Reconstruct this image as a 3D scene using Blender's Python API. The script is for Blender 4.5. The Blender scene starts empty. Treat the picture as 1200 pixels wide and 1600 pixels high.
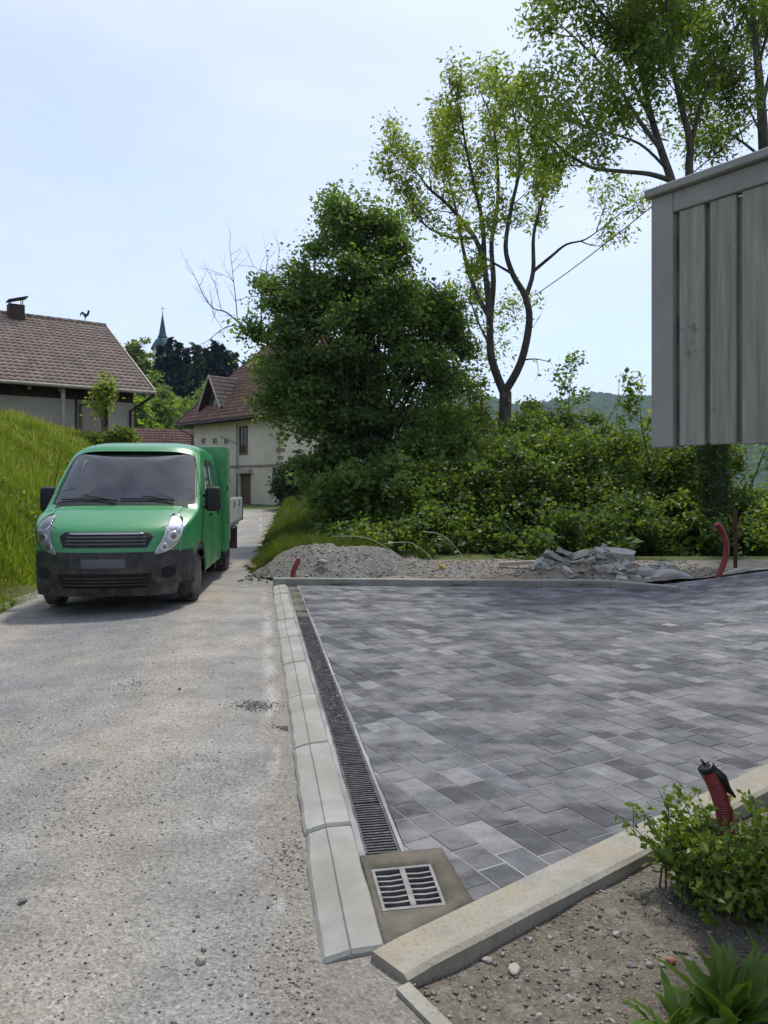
import bpy, bmesh, math, random
import numpy as np
from mathutils import Vector, Matrix
from mathutils.bvhtree import BVHTree

random.seed(7)
rng = np.random.default_rng(7)
R = math.radians
scene = bpy.context.scene
COL = scene.collection

# ------------------------------------------------------------------ camera
EYE = 1.5                 # metres above the yard
F, CX, HY = 1180.0, 600.0, 757.0     # focal length / principal column / horizon row, measured on the photograph
cam_data = bpy.data.cameras.new("camera")
cam_data.sensor_fit = 'VERTICAL'
cam_data.sensor_height = 36.0
cam_data.lens = F / 1600 * 36.0
cam_data.shift_y = -(800 - HY) / 1600
cam_data.clip_start = 0.05
cam_data.clip_end = 6000
cam = bpy.data.objects.new("camera", cam_data)
cam.location = (0, 0, EYE)
cam.rotation_euler = (R(90), 0, 0)
COL.objects.link(cam)
scene.camera = cam

# ------------------------------------------------------------------ world, sun, exposure
SUN_EL, SUN_AZ = 63.0, 16.0          # azimuth clockwise from +Y (straight ahead)
world = bpy.data.worlds.new("World")
scene.world = world
world.use_nodes = True
wn, wl = world.node_tree.nodes, world.node_tree.links
wn.clear()
sky = wn.new('ShaderNodeTexSky')
sky.sky_type = 'NISHITA'
sky.sun_disc = False
sky.sun_elevation = R(SUN_EL)
sky.sun_rotation = R(SUN_AZ)
sky.altitude = 500
sky.air_density = 1.0
sky.dust_density = 2.4
sky.ozone_density = 2.4
tc = wn.new('ShaderNodeTexCoord')
mp = wn.new('ShaderNodeMapping')
mp.inputs['Scale'].default_value = (1.0, 1.0, 3.2)
mp.inputs['Location'].default_value = (0.35, 0.1, 0.25)
cl = wn.new('ShaderNodeTexNoise')
cl.inputs['Scale'].default_value = 2.2
cl.inputs['Detail'].default_value = 8
cl.inputs['Roughness'].default_value = 0.58
cr = wn.new('ShaderNodeValToRGB')
cr.color_ramp.elements[0].position = 0.42
cr.color_ramp.elements[0].color = (0.30, 0.30, 0.30, 1)
cr.color_ramp.elements[1].position = 0.86
cr.color_ramp.elements[1].color = (0.62, 0.62, 0.62, 1)
mx = wn.new('ShaderNodeMixRGB')
mx.inputs['Color2'].default_value = (5.9, 6.05, 6.75, 1)      # thin high cloud
bg = wn.new('ShaderNodeBackground')
bg.inputs['Strength'].default_value = 0.13
wo = wn.new('ShaderNodeOutputWorld')
wl.new(tc.outputs['Generated'], mp.inputs['Vector'])
wl.new(mp.outputs['Vector'], cl.inputs['Vector'])
wl.new(cl.outputs['Fac'], cr.inputs['Fac'])
wl.new(cr.outputs['Color'], mx.inputs['Fac'])
wl.new(sky.outputs['Color'], mx.inputs['Color1'])
wl.new(mx.outputs['Color'], bg.inputs['Color'])
wl.new(bg.outputs['Background'], wo.inputs['Surface'])

sun_data = bpy.data.lights.new("sun", 'SUN')
sun_data.energy = 2.2
sun_data.angle = R(6.0)
sun_data.color = (1.0, 0.95, 0.87)
sun = bpy.data.objects.new("sun", sun_data)
sd = Vector((math.sin(R(SUN_AZ)) * math.cos(R(SUN_EL)), math.cos(R(SUN_AZ)) * math.cos(R(SUN_EL)), math.sin(R(SUN_EL))))
sun.rotation_euler = sd.to_track_quat('Z', 'Y').to_euler()
sun.location = sd * 60
COL.objects.link(sun)

scene.view_settings.view_transform = 'Standard'
scene.view_settings.look = 'None'
scene.view_settings.exposure = 0.60
scene.view_settings.gamma = 1.0
scene.view_settings.use_curve_mapping = False
scene.cycles.max_bounces = 7
scene.cycles.diffuse_bounces = 4
scene.cycles.glossy_bounces = 3
scene.cycles.transmission_bounces = 4
scene.cycles.transparent_max_bounces = 8
scene.cycles.volume_bounces = 0
scene.cycles.caustics_reflective = False
scene.cycles.caustics_refractive = False

# ------------------------------------------------------------------ helpers
def at(px, py, d):
    """A point at distance d ahead of the camera, in the direction of a pixel of the photograph."""
    return Vector(((px - CX) / F * d, d, EYE + (HY - py) / F * d))

def tag(o, label=None, cat=None, group=None, kind=None):
    if label: o['label'] = label
    if cat: o['category'] = cat
    if group: o['group'] = group
    if kind: o['kind'] = kind
    return o

def empty(name, loc, rz=0.0, label=None, cat=None, group=None, kind=None):
    o = bpy.data.objects.new(name, None)
    o.empty_display_size = 0.2
    o.location = loc
    o.rotation_euler = (0, 0, rz)
    COL.objects.link(o)
    return tag(o, label, cat, group, kind)

def link_mesh(name, me, mat, parent=None, world_space=True):
    o = bpy.data.objects.new(name, me)
    if mat and not me.materials: me.materials.append(mat)
    COL.objects.link(o)
    if parent is not None:
        o.parent = parent
        if world_space:
            # vertices were given in world space; parent may be an Empty somewhere
            m = Matrix.Translation(parent.location) @ parent.rotation_euler.to_matrix().to_4x4() if parent.parent is None else None
            if m is None:
                p = parent
                m = Matrix.Identity(4)
                chain = []
                while p is not None:
                    chain.append(p); p = p.parent
                for q in reversed(chain):
                    m = m @ q.matrix_parent_inverse @ (Matrix.Translation(q.location) @ q.rotation_euler.to_matrix().to_4x4())
            o.matrix_parent_inverse = m.inverted()
    return o

class MB:
    """Collects shapes; build() links them as ONE mesh object."""
    def __init__(s):
        s.v, s.f = [], []
        s.sm = []
    def add(s, vs, fs, smooth=False):
        n = len(s.v)
        s.v += [tuple(p) for p in vs]
        s.f += [tuple(i + n for i in f) for f in fs]
        s.sm += [smooth] * len(fs)
        return s
    def hexa(s, p, ch=0):
        """p: 8 points, bottom ring then top ring (ccw seen from above)"""
        return s.add(p, [(3, 2, 1, 0), (4, 5, 6, 7), (0, 1, 5, 4), (1, 2, 6, 5), (2, 3, 7, 6), (3, 0, 4, 7)])
    def box(s, c, size, rot=None, ch=0.0):
        hx, hy, hz = size[0] / 2, size[1] / 2, size[2] / 2
        if ch > 0:
            bm = bmesh.new()
            bmesh.ops.create_cube(bm, size=1)
            for v in bm.verts: v.co = Vector((v.co.x * hx * 2, v.co.y * hy * 2, v.co.z * hz * 2))
            bmesh.ops.bevel(bm, geom=bm.edges[:], offset=ch, segments=2, affect='EDGES', profile=0.6)
            vs = [v.co.copy() for v in bm.verts]
            bm.verts.index_update()
            fs = [[v.index for v in f.verts] for f in bm.faces]
            bm.free()
        else:
            vs = [Vector((x, y, z)) for z in (-hz, hz) for x, y in ((-hx, -hy), (hx, -hy), (hx, hy), (-hx, hy))]
            fs = [(3, 2, 1, 0), (4, 5, 6, 7), (0, 1, 5, 4), (1, 2, 6, 5), (2, 3, 7, 6), (3, 0, 4, 7)]
        if rot is not None: vs = [rot @ v for v in vs]
        c = Vector(c)
        return s.add([v + c for v in vs], fs)
    def tube(s, pts, rad, n=8, caps=True, smooth=True):
        pts = [Vector(p) for p in pts]
        if not hasattr(rad, '__len__'): rad = [rad] * len(pts)
        vs, fs = [], []
        up = Vector((0.31, 0.17, 0.93)).normalized()
        prev = None
        for i, p in enumerate(pts):
            a = pts[max(i - 1, 0)]; b = pts[min(i + 1, len(pts) - 1)]
            t = (b - a)
            t = t.normalized() if t.length > 1e-9 else Vector((0, 0, 1))
            if prev is None:
                x = t.cross(up)
                if x.length < 0.1: x = t.cross(Vector((1, 0, 0)))
                x.normalize()
            else:
                x = prev - t * prev.dot(t)
                if x.length < 1e-4: x = t.orthogonal()
                x.normalize()
            prev = x
            y = t.cross(x)
            for k in range(n):
                an = 2 * math.pi * k / n
                vs.append(p + (x * math.cos(an) + y * math.sin(an)) * rad[i])
        m = len(pts)
        for i in range(m - 1):
            for k in range(n):
                fs.append((i * n + k, i * n + (k + 1) % n, (i + 1) * n + (k + 1) % n, (i + 1) * n + k))
        if caps:
            fs.append(tuple(range(n - 1, -1, -1)))
            fs.append(tuple((m - 1) * n + k for k in range(n)))
        return s.add(vs, fs, smooth)
    def lathe(s, prof, n=24, mat=None, smooth=True):
        """prof: (radius, height) pairs round local z, mat: 4x4 placing it"""
        vs, fs = [], []
        for r, h in prof:
            for k in range(n):
                a = 2 * math.pi * k / n
                vs.append(Vector((r * math.cos(a), r * math.sin(a), h)))
        for i in range(len(prof) - 1):
            for k in range(n):
                fs.append((i * n + k, i * n + (k + 1) % n, (i + 1) * n + (k + 1) % n, (i + 1) * n + k))
        fs.append(tuple(range(n - 1, -1, -1)))
        fs.append(tuple((len(prof) - 1) * n + k for k in range(n)))
        if mat is not None: vs = [mat @ v for v in vs]
        return s.add(vs, fs, smooth)
    def prism(s, poly, z0, z1):
        n = len(poly)
        vs = [(x, y, z0) for x, y in poly] + [(x, y, z1) for x, y in poly]
        fs = [tuple(range(n - 1, -1, -1)), tuple(range(n, 2 * n))]
        fs += [(i, (i + 1) % n, n + (i + 1) % n, n + i) for i in range(n)]
        return s.add(vs, fs)
    def slab(s, pts, th):
        """a flat polygon in space given thickness th along minus its normal"""
        pts = [Vector(p) for p in pts]
        n = (pts[1] - pts[0]).cross(pts[2] - pts[0]).normalized()
        m = len(pts)
        vs = pts + [p - n * th for p in pts]
        fs = [tuple(range(m)), tuple(range(2 * m - 1, m - 1, -1))]
        fs += [(i, m + i, m + (i + 1) % m, (i + 1) % m) for i in range(m)]
        return s.add(vs, fs)
    def mesh(s, name, mat=None, weld=False):
        me = bpy.data.meshes.new(name)
        me.from_pydata(s.v, [], s.f)
        me.polygons.foreach_set('use_smooth', s.sm)
        if weld:
            bm = bmesh.new(); bm.from_mesh(me)
            bmesh.ops.remove_doubles(bm, verts=bm.verts, dist=1e-4)
            bm.to_mesh(me); bm.free()
        if mat: me.materials.append(mat)
        me.update()
        return me
    def build(s, name, mat, parent=None, local=False, weld=False):
        return link_mesh(name, s.mesh(name, mat, weld), mat, parent, world_space=not local)

def np_mesh(name, verts, faces, mat, parent=None, smooth=False, attr=None):
    """verts (N,3), faces (M,k) numpy"""
    me = bpy.data.meshes.new(name)
    nv, (nf, k) = len(verts), faces.shape
    me.vertices.add(nv)
    me.vertices.foreach_set('co', np.ascontiguousarray(verts, dtype=np.float32).ravel())
    me.loops.add(nf * k)
    me.loops.foreach_set('vertex_index', np.ascontiguousarray(faces, dtype=np.int32).ravel())
    me.polygons.add(nf)
    me.polygons.foreach_set('loop_start', np.arange(0, nf * k, k, dtype=np.int32))
    me.polygons.foreach_set('loop_total', np.full(nf, k, dtype=np.int32))
    if smooth: me.polygons.foreach_set('use_smooth', np.ones(nf, dtype=bool))
    if attr is not None:
        a = me.attributes.new('tone', 'FLOAT', 'POINT')
        a.data.foreach_set('value', np.ascontiguousarray(attr, dtype=np.float32))
    me.update(calc_edges=True)
    me.validate()
    me.materials.append(mat)
    return link_mesh(name, me, mat, parent)

# cheap smooth value noise, for terrain and heaps
_perm = rng.random((64, 64))
def vnoise(x, y):
    x = np.asarray(x, dtype=float); y = np.asarray(y, dtype=float)
    xi = np.floor(x).astype(int); yi = np.floor(y).astype(int)
    fx = x - xi; fy = y - yi
    fx = fx * fx * (3 - 2 * fx); fy = fy * fy * (3 - 2 * fy)
    g = lambda a, b: _perm[a % 64, b % 64]
    return (g(xi, yi) * (1 - fx) + g(xi + 1, yi) * fx) * (1 - fy) + (g(xi, yi + 1) * (1 - fx) + g(xi + 1, yi + 1) * fx) * fy
def fbm(x, y, o=4):
    s = 0; a = 0.5
    for i in range(o):
        s = s + a * vnoise(x * 2 ** i + 17.3 * i, y * 2 ** i + 9.1 * i); a *= 0.5
    return s

# ------------------------------------------------------------------ materials
def new_mat(name):
    m = bpy.data.materials.new(name)
    m.use_nodes = True
    nt = m.node_tree
    b = nt.nodes['Principled BSDF']
    return m, nt, b

def noise_node(nt, scale, detail=4, rough=0.6, coord='Object', stretch=None, dist=0.0):
    t = nt.nodes.new('ShaderNodeTexCoord')
    n = nt.nodes.new('ShaderNodeTexNoise')
    n.inputs['Scale'].default_value = scale
    n.inputs['Detail'].default_value = detail
    n.inputs['Roughness'].default_value = rough
    n.inputs['Distortion'].default_value = dist
    src = t.outputs[coord]
    if stretch:
        mp = nt.nodes.new('ShaderNodeMapping')
        mp.inputs['Scale'].default_value = stretch
        nt.links.new(src, mp.inputs['Vector']); src = mp.outputs['Vector']
    nt.links.new(src, n.inputs['Vector'])
    return n

def ramp(nt, src, stops):
    r = nt.nodes.new('ShaderNodeValToRGB')
    el = r.color_ramp.elements
    while len(el) < len(stops): el.new(0.5)
    for e, (p, c) in zip(el, stops):
        e.position = p; e.color = (c[0], c[1], c[2], 1) if hasattr(c, '__len__') else (c, c, c, 1)
    nt.links.new(src, r.inputs['Fac'])
    return r

def mixc(nt, fac, a, b, mode='MIX'):
    m = nt.nodes.new('ShaderNodeMixRGB'); m.blend_type = mode
    for s, x in (('Fac', fac), ('Color1', a), ('Color2', b)):
        if hasattr(x, 'is_linked'): nt.links.new(x, m.inputs[s])
        elif hasattr(x, '__len__'): m.inputs[s].default_value = (x[0], x[1], x[2], 1)
        else: m.inputs[s].default_value = x if s == 'Fac' else (x, x, x, 1)
    return m.outputs['Color']

def add_bump(nt, b, src, strength, dist):
    bp = nt.nodes.new('ShaderNodeBump')
    bp.inputs['Strength'].default_value = strength
    bp.inputs['Distance'].default_value = dist
    nt.links.new(src, bp.inputs['Height'])
    nt.links.new(bp.outputs['Normal'], b.inputs['Normal'])

def rough_mat(name, stops, scale=6, detail=6, rough=0.85, bump=0.4, bdist=0.01, bscale=None, speck=None, stretch=None, spec=0.3, coord='Object', big=None, metal=0.0):
    """stops: colour ramp over noise; speck: (scale, colour, amount); big: (scale, colour, amount)"""
    m, nt, b = new_mat(name)
    n = noise_node(nt, scale, detail, stretch=stretch, coord=coord)
    c = ramp(nt, n.outputs['Fac'], stops).outputs['Color']
    if big:
        n2 = noise_node(nt, big[0], 3, coord=coord)
        r2 = ramp(nt, n2.outputs['Fac'], [(0.42, 0.0), (0.66, big[2])])
        c = mixc(nt, r2.outputs['Color'], c, big[1])
    if speck:
        n3 = noise_node(nt, speck[0], 2, 0.7, coord=coord)
        r3 = ramp(nt, n3.outputs['Fac'], [(0.55, 0.0), (0.68, speck[2])])
        c = mixc(nt, r3.outputs['Color'], c, speck[1])
    nt.links.new(c, b.inputs['Base Color'])
    b.inputs['Roughness'].default_value = rough
    b.inputs['Specular IOR Level'].default_value = spec
    b.inputs['Metallic'].default_value = metal
    if bump:
        n4 = noise_node(nt, bscale or scale * 4, 4, 0.65, stretch=stretch, coord=coord)
        add_bump(nt, b, n4.outputs['Fac'], bump, bdist)
    return m

def plain(name, col, rough=0.5, metal=0.0, spec=0.5, coat=0.0, var=0.12):
    m, nt, b = new_mat(name)
    n = noise_node(nt, 9, 4)
    lo = [c * (1 - var) for c in col]; hi = [min(1, c * (1 + var)) for c in col]
    r = ramp(nt, n.outputs['Fac'], [(0.3, lo), (0.7, hi)])
    nt.links.new(r.outputs['Color'], b.inputs['Base Color'])
    b.inputs['Roughness'].default_value = rough
    b.inputs['Metallic'].default_value = metal
    b.inputs['Specular IOR Level'].default_value = spec
    b.inputs['Coat Weight'].default_value = coat
    return m

def leaf_mat(name, dark, mid, light, transl=0.4, rough=0.5, tcol=None):
    m = bpy.data.materials.new(name); m.use_nodes = True
    nt = m.node_tree
    b = nt.nodes['Principled BSDF']; out = nt.nodes['Material Output']
    g = nt.nodes.new('ShaderNodeNewGeometry')
    r = ramp(nt, g.outputs['Random Per Island'], [(0.0, dark), (0.5, mid), (1.0, light)])
    n = noise_node(nt, 0.7, 3)
    rr = ramp(nt, n.outputs['Fac'], [(0.3, 0.72), (0.7, 1.2)])
    c = mixc(nt, 1.0, r.outputs['Color'], rr.outputs['Color'], 'MULTIPLY')
    nt.links.new(c, b.inputs['Base Color'])
    b.inputs['Roughness'].default_value = rough
    b.inputs['Specular IOR Level'].default_value = 0.35
    t = nt.nodes.new('ShaderNodeBsdfTranslucent')
    tc_ = mixc(nt, 1.0, c, tcol or (1.6, 1.65, 0.6), 'MULTIPLY')
    nt.links.new(tc_, t.inputs['Color'])
    ms = nt.nodes.new('ShaderNodeMixShader'); ms.inputs['Fac'].default_value = transl
    nt.links.new(b.outputs['BSDF'], ms.inputs[1]); nt.links.new(t.outputs['BSDF'], ms.inputs[2])
    nt.links.new(ms.outputs['Shader'], out.inputs['Surface'])
    return m

def glass_mat(name, tint, spec_boost=1.0, film=0.06):
    m = bpy.data.materials.new(name); m.use_nodes = True
    nt = m.node_tree; nt.nodes.remove(nt.nodes['Principled BSDF']); out = nt.nodes['Material Output']
    tr = nt.nodes.new('ShaderNodeBsdfTransparent'); tr.inputs['Color'].default_value = (*tint, 1)
    df = nt.nodes.new('ShaderNodeBsdfDiffuse'); df.inputs['Color'].default_value = (0.5, 0.52, 0.54, 1)   # pale film: some dust, and on the windscreen sky reflection put into colour
    n = noise_node(nt, 3, 4)
    fr_ = ramp(nt, n.outputs['Fac'], [(0.35, film * 0.5), (0.7, film * 1.6)])
    m1 = nt.nodes.new('ShaderNodeMixShader')
    nt.links.new(fr_.outputs['Color'], m1.inputs['Fac'])
    nt.links.new(tr.outputs['BSDF'], m1.inputs[1]); nt.links.new(df.outputs['BSDF'], m1.inputs[2])
    gl = nt.nodes.new('ShaderNodeBsdfGlossy'); gl.inputs['Roughness'].default_value = 0.02
    fr = nt.nodes.new('ShaderNodeFresnel'); fr.inputs['IOR'].default_value = 1.5
    mu = nt.nodes.new('ShaderNodeMath'); mu.operation = 'MULTIPLY'; mu.inputs[1].default_value = spec_boost
    mu.use_clamp = True
    nt.links.new(fr.outputs['Fac'], mu.inputs[0])
    m2 = nt.nodes.new('ShaderNodeMixShader')
    nt.links.new(mu.outputs['Value'], m2.inputs['Fac'])
    nt.links.new(m1.outputs['Shader'], m2.inputs[1]); nt.links.new(gl.outputs['BSDF'], m2.inputs[2])
    nt.links.new(m2.outputs['Shader'], out.inputs['Surface'])
    return m

M = {}
M['concrete'] = rough_mat('concrete', [(0.3, (0.24, 0.235, 0.20)), (0.7, (0.36, 0.345, 0.29))], 7, 10, 0.9, 0.8, 0.006, 60, speck=(70, (0.15, 0.14, 0.12), 0.5), big=(2.6, (0.33, 0.28, 0.20), 0.8))
M['kerb_pale'] = rough_mat('kerb_pale', [(0.3, (0.25, 0.25, 0.23)), (0.7, (0.37, 0.37, 0.34))], 4, 9, 0.9, 0.6, 0.004, 70, speck=(90, (0.2, 0.2, 0.18), 0.4), big=(2.4, (0.25, 0.24, 0.20), 0.75))
M['mortar_wet'] = rough_mat('mortar_wet', [(0.3, (0.075, 0.068, 0.05)), (0.7, (0.125, 0.114, 0.088))], 6, 9, 0.85, 0.9, 0.006, 45, big=(5, (0.165, 0.15, 0.12), 0.7))
M['sand_joint'] = rough_mat('sand_joint', [(0.3, (0.22, 0.22, 0.22)), (0.7, (0.36, 0.36, 0.355))], 3, 6, 0.95, 0.5, 0.003, 120, big=(1.3, (0.16, 0.16, 0.165), 0.8))
M['iron'] = rough_mat('iron', [(0.3, (0.13, 0.13, 0.13)), (0.7, (0.27, 0.265, 0.255))], 12, 6, 0.55, 0.3, 0.002, 90, metal=0.5)
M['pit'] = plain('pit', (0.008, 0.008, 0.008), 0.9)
M['dark_iron'] = rough_mat('dark_iron', [(0.3, (0.05, 0.05, 0.052)), (0.7, (0.11, 0.11, 0.115))], 12, 6, 0.6, 0.3, 0.002, 90, metal=0.4, speck=(40, (0.22, 0.22, 0.21), 0.5))
M['bark'] = rough_mat('bark', [(0.3, (0.035, 0.029, 0.023)), (0.7, (0.10, 0.085, 0.07))], 6, 6, 0.95, 1.0, 0.03, 14, stretch=(1, 1, 0.3))
M['bark_grey'] = rough_mat('bark_grey', [(0.3, (0.04, 0.036, 0.03)), (0.7, (0.115, 0.105, 0.09))], 8, 6, 0.95, 0.8, 0.02, 18, stretch=(1, 1, 0.35))
M['dead_twig'] = rough_mat('dead_twig', [(0.3, (0.10, 0.09, 0.09)), (0.7, (0.17, 0.155, 0.155))], 6, 4, 0.95, 0.0)
M['leaf_dark'] = leaf_mat('leaf_dark', (0.07, 0.12, 0.036), (0.11, 0.175, 0.055), (0.17, 0.24, 0.08), 0.52)
M['leaf_ash'] = leaf_mat('leaf_ash', (0.12, 0.17, 0.028), (0.19, 0.245, 0.042), (0.29, 0.33, 0.07), 0.58)
M['leaf_mid'] = leaf_mat('leaf_mid', (0.08, 0.135, 0.028), (0.13, 0.195, 0.042), (0.21, 0.265, 0.06), 0.57)
M['leaf_thicket'] = leaf_mat('leaf_thicket', (0.055, 0.10, 0.024), (0.095, 0.155, 0.036), (0.17, 0.225, 0.055), 0.5)
M['leaf_light'] = leaf_mat('leaf_light', (0.085, 0.13, 0.024), (0.13, 0.18, 0.034), (0.20, 0.24, 0.05), 0.5)
M['leaf_ivy'] = leaf_mat('leaf_ivy', (0.035, 0.07, 0.018), (0.055, 0.10, 0.025), (0.09, 0.14, 0.035), 0.3, 0.4)
M['needle'] = leaf_mat('needle', (0.009, 0.020, 0.012), (0.014, 0.030, 0.017), (0.024, 0.044, 0.024), 0.1, 0.7)
M['needle_green'] = leaf_mat('needle_green', (0.02, 0.042, 0.015), (0.032, 0.064, 0.02), (0.05, 0.09, 0.026), 0.2, 0.7)
M['leaf_bush'] = leaf_mat('leaf_bush', (0.08, 0.14, 0.022), (0.14, 0.21, 0.03), (0.24, 0.29, 0.05), 0.42, 0.45)
M['leaf_weed'] = leaf_mat('leaf_weed', (0.065, 0.13, 0.024), (0.10, 0.18, 0.03), (0.18, 0.24, 0.042), 0.4, 0.4)
M['grass'] = leaf_mat('grass', (0.10, 0.17, 0.016), (0.16, 0.235, 0.025), (0.26, 0.31, 0.05), 0.5, 0.6)
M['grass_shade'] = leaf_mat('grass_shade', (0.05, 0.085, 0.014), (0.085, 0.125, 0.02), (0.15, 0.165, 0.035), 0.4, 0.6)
M['seed_head'] = leaf_mat('seed_head', (0.22, 0.20, 0.06), (0.32, 0.28, 0.10), (0.40, 0.34, 0.15), 0.4, 0.7)
M['dry_stem'] = plain('dry_stem', (0.42, 0.38, 0.27), 0.8)
M['flower'] = leaf_mat('flower', (0.5, 0.36, 0.02), (0.6, 0.45, 0.03), (0.65, 0.55, 0.1), 0.3, 0.6, tcol=(1, 1, 1))
# ------------------------------------------------------------------ terrain
def sstep(a, b, x):
    t = np.clip((np.asarray(x, dtype=float) - a) / (b - a), 0, 1)
    return t * t * (3 - 2 * t)
def kerb_x(y): return -0.193 - 0.1667 * (np.asarray(y, dtype=float) - 2.4)          # road-side edge of the kerb row
def road_left(y):
    y = np.asarray(y, dtype=float)
    return np.where(y < 10, -5.1 - 0.05 * (y - 10), -5.1 - 0.165 * (y - 10)) + 0.6 * sstep(16, 26, y)
def road_right(y): return -2.84 - 0.12 * (np.asarray(y, dtype=float) - 17.2)
def road_z(x, y): return -0.03 * np.clip(kerb_x(y) - x, 0, 4) * (1 - sstep(14, 30, y)) + 0.2 * sstep(20, 50, y)
def ground_z(x, y):
    x = np.asarray(x, dtype=float); y = np.asarray(y, dtype=float)
    s = np.maximum(0, road_left(y) - x)
    z = road_z(x, y) - 0.05
    und = (fbm(x * 0.35 + 5, y * 0.35) - 0.47) * 0.5 * np.clip(s / 3, 0, 1)
    z = z + (2.75 * (1 - np.exp(-(s / 1.8) ** 1.3)) + 0.17 * s * (s < 12) + 2.04 * (s >= 12)) * (1 - 0.6 * sstep(45, 90, y)) + und
    xr = np.where(y > 12.5, road_right(y), 1e6)
    q = np.maximum(0, x - xr)
    z = z + (0.0 + 0.09 * sstep(13.6, 15, y) + 0.35 * (1 - np.exp(-q / 0.9)) * sstep(14.5, 18, y)) * (q > 0)
    lo = 2.5 + 0.12 * np.maximum(0, y - 16)
    drop = np.minimum(0.33 * np.maximum(0, y - 15.2), 42)
    z = z - drop * sstep(0, 4.5, x - xr - lo) * (q > 0)
    near = (x > kerb_x(y)) & (y < 11.4)
    z = np.where(near, -0.16, z)
    z = z + 17 * np.exp(-(((x + 52) / 62) ** 2 + ((y - 170) / 55) ** 2))
    z = z + 30 * sstep(120, 420, y) * sstep(40, -60, x)
    return z

def grid_mesh(name, xs, ys, zf, mat, keep=None, parent=None):
    X, Y = np.meshgrid(xs, ys)
    Z = zf(X, Y)
    nx, ny = len(xs), len(ys)
    V = np.stack([X, Y, Z], -1).reshape(-1, 3)
    i = np.arange(nx - 1); j = np.arange(ny - 1)
    I, J = np.meshgrid(i, j)
    a = (J * nx + I).ravel()
    Fc = np.stack([a, a + 1, a + nx + 1, a + nx], -1)
    if keep is not None:
        c = V[Fc].mean(1)
        Fc = Fc[keep(c[:, 0], c[:, 1])]
    return np_mesh(name, V, Fc, mat, parent, smooth=True)

M['turf'] = rough_mat('turf', [(0.3, (0.05, 0.07, 0.015)), (0.7, (0.11, 0.125, 0.03))], 1.2, 6, 0.95, 0.6, 0.05, 8, big=(0.25, (0.07, 0.09, 0.03), 0.7))
nx_ = np.sinh(np.linspace(-6.1, 6.1, 330)) * 7
ny_ = np.concatenate([np.linspace(-14, 60, 220), 60 + (np.exp(np.linspace(0.06, 5.3, 90)) - 1) * 15])
tag(grid_mesh('ground', nx_, ny_, ground_z, M['turf']), kind='structure')

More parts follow.
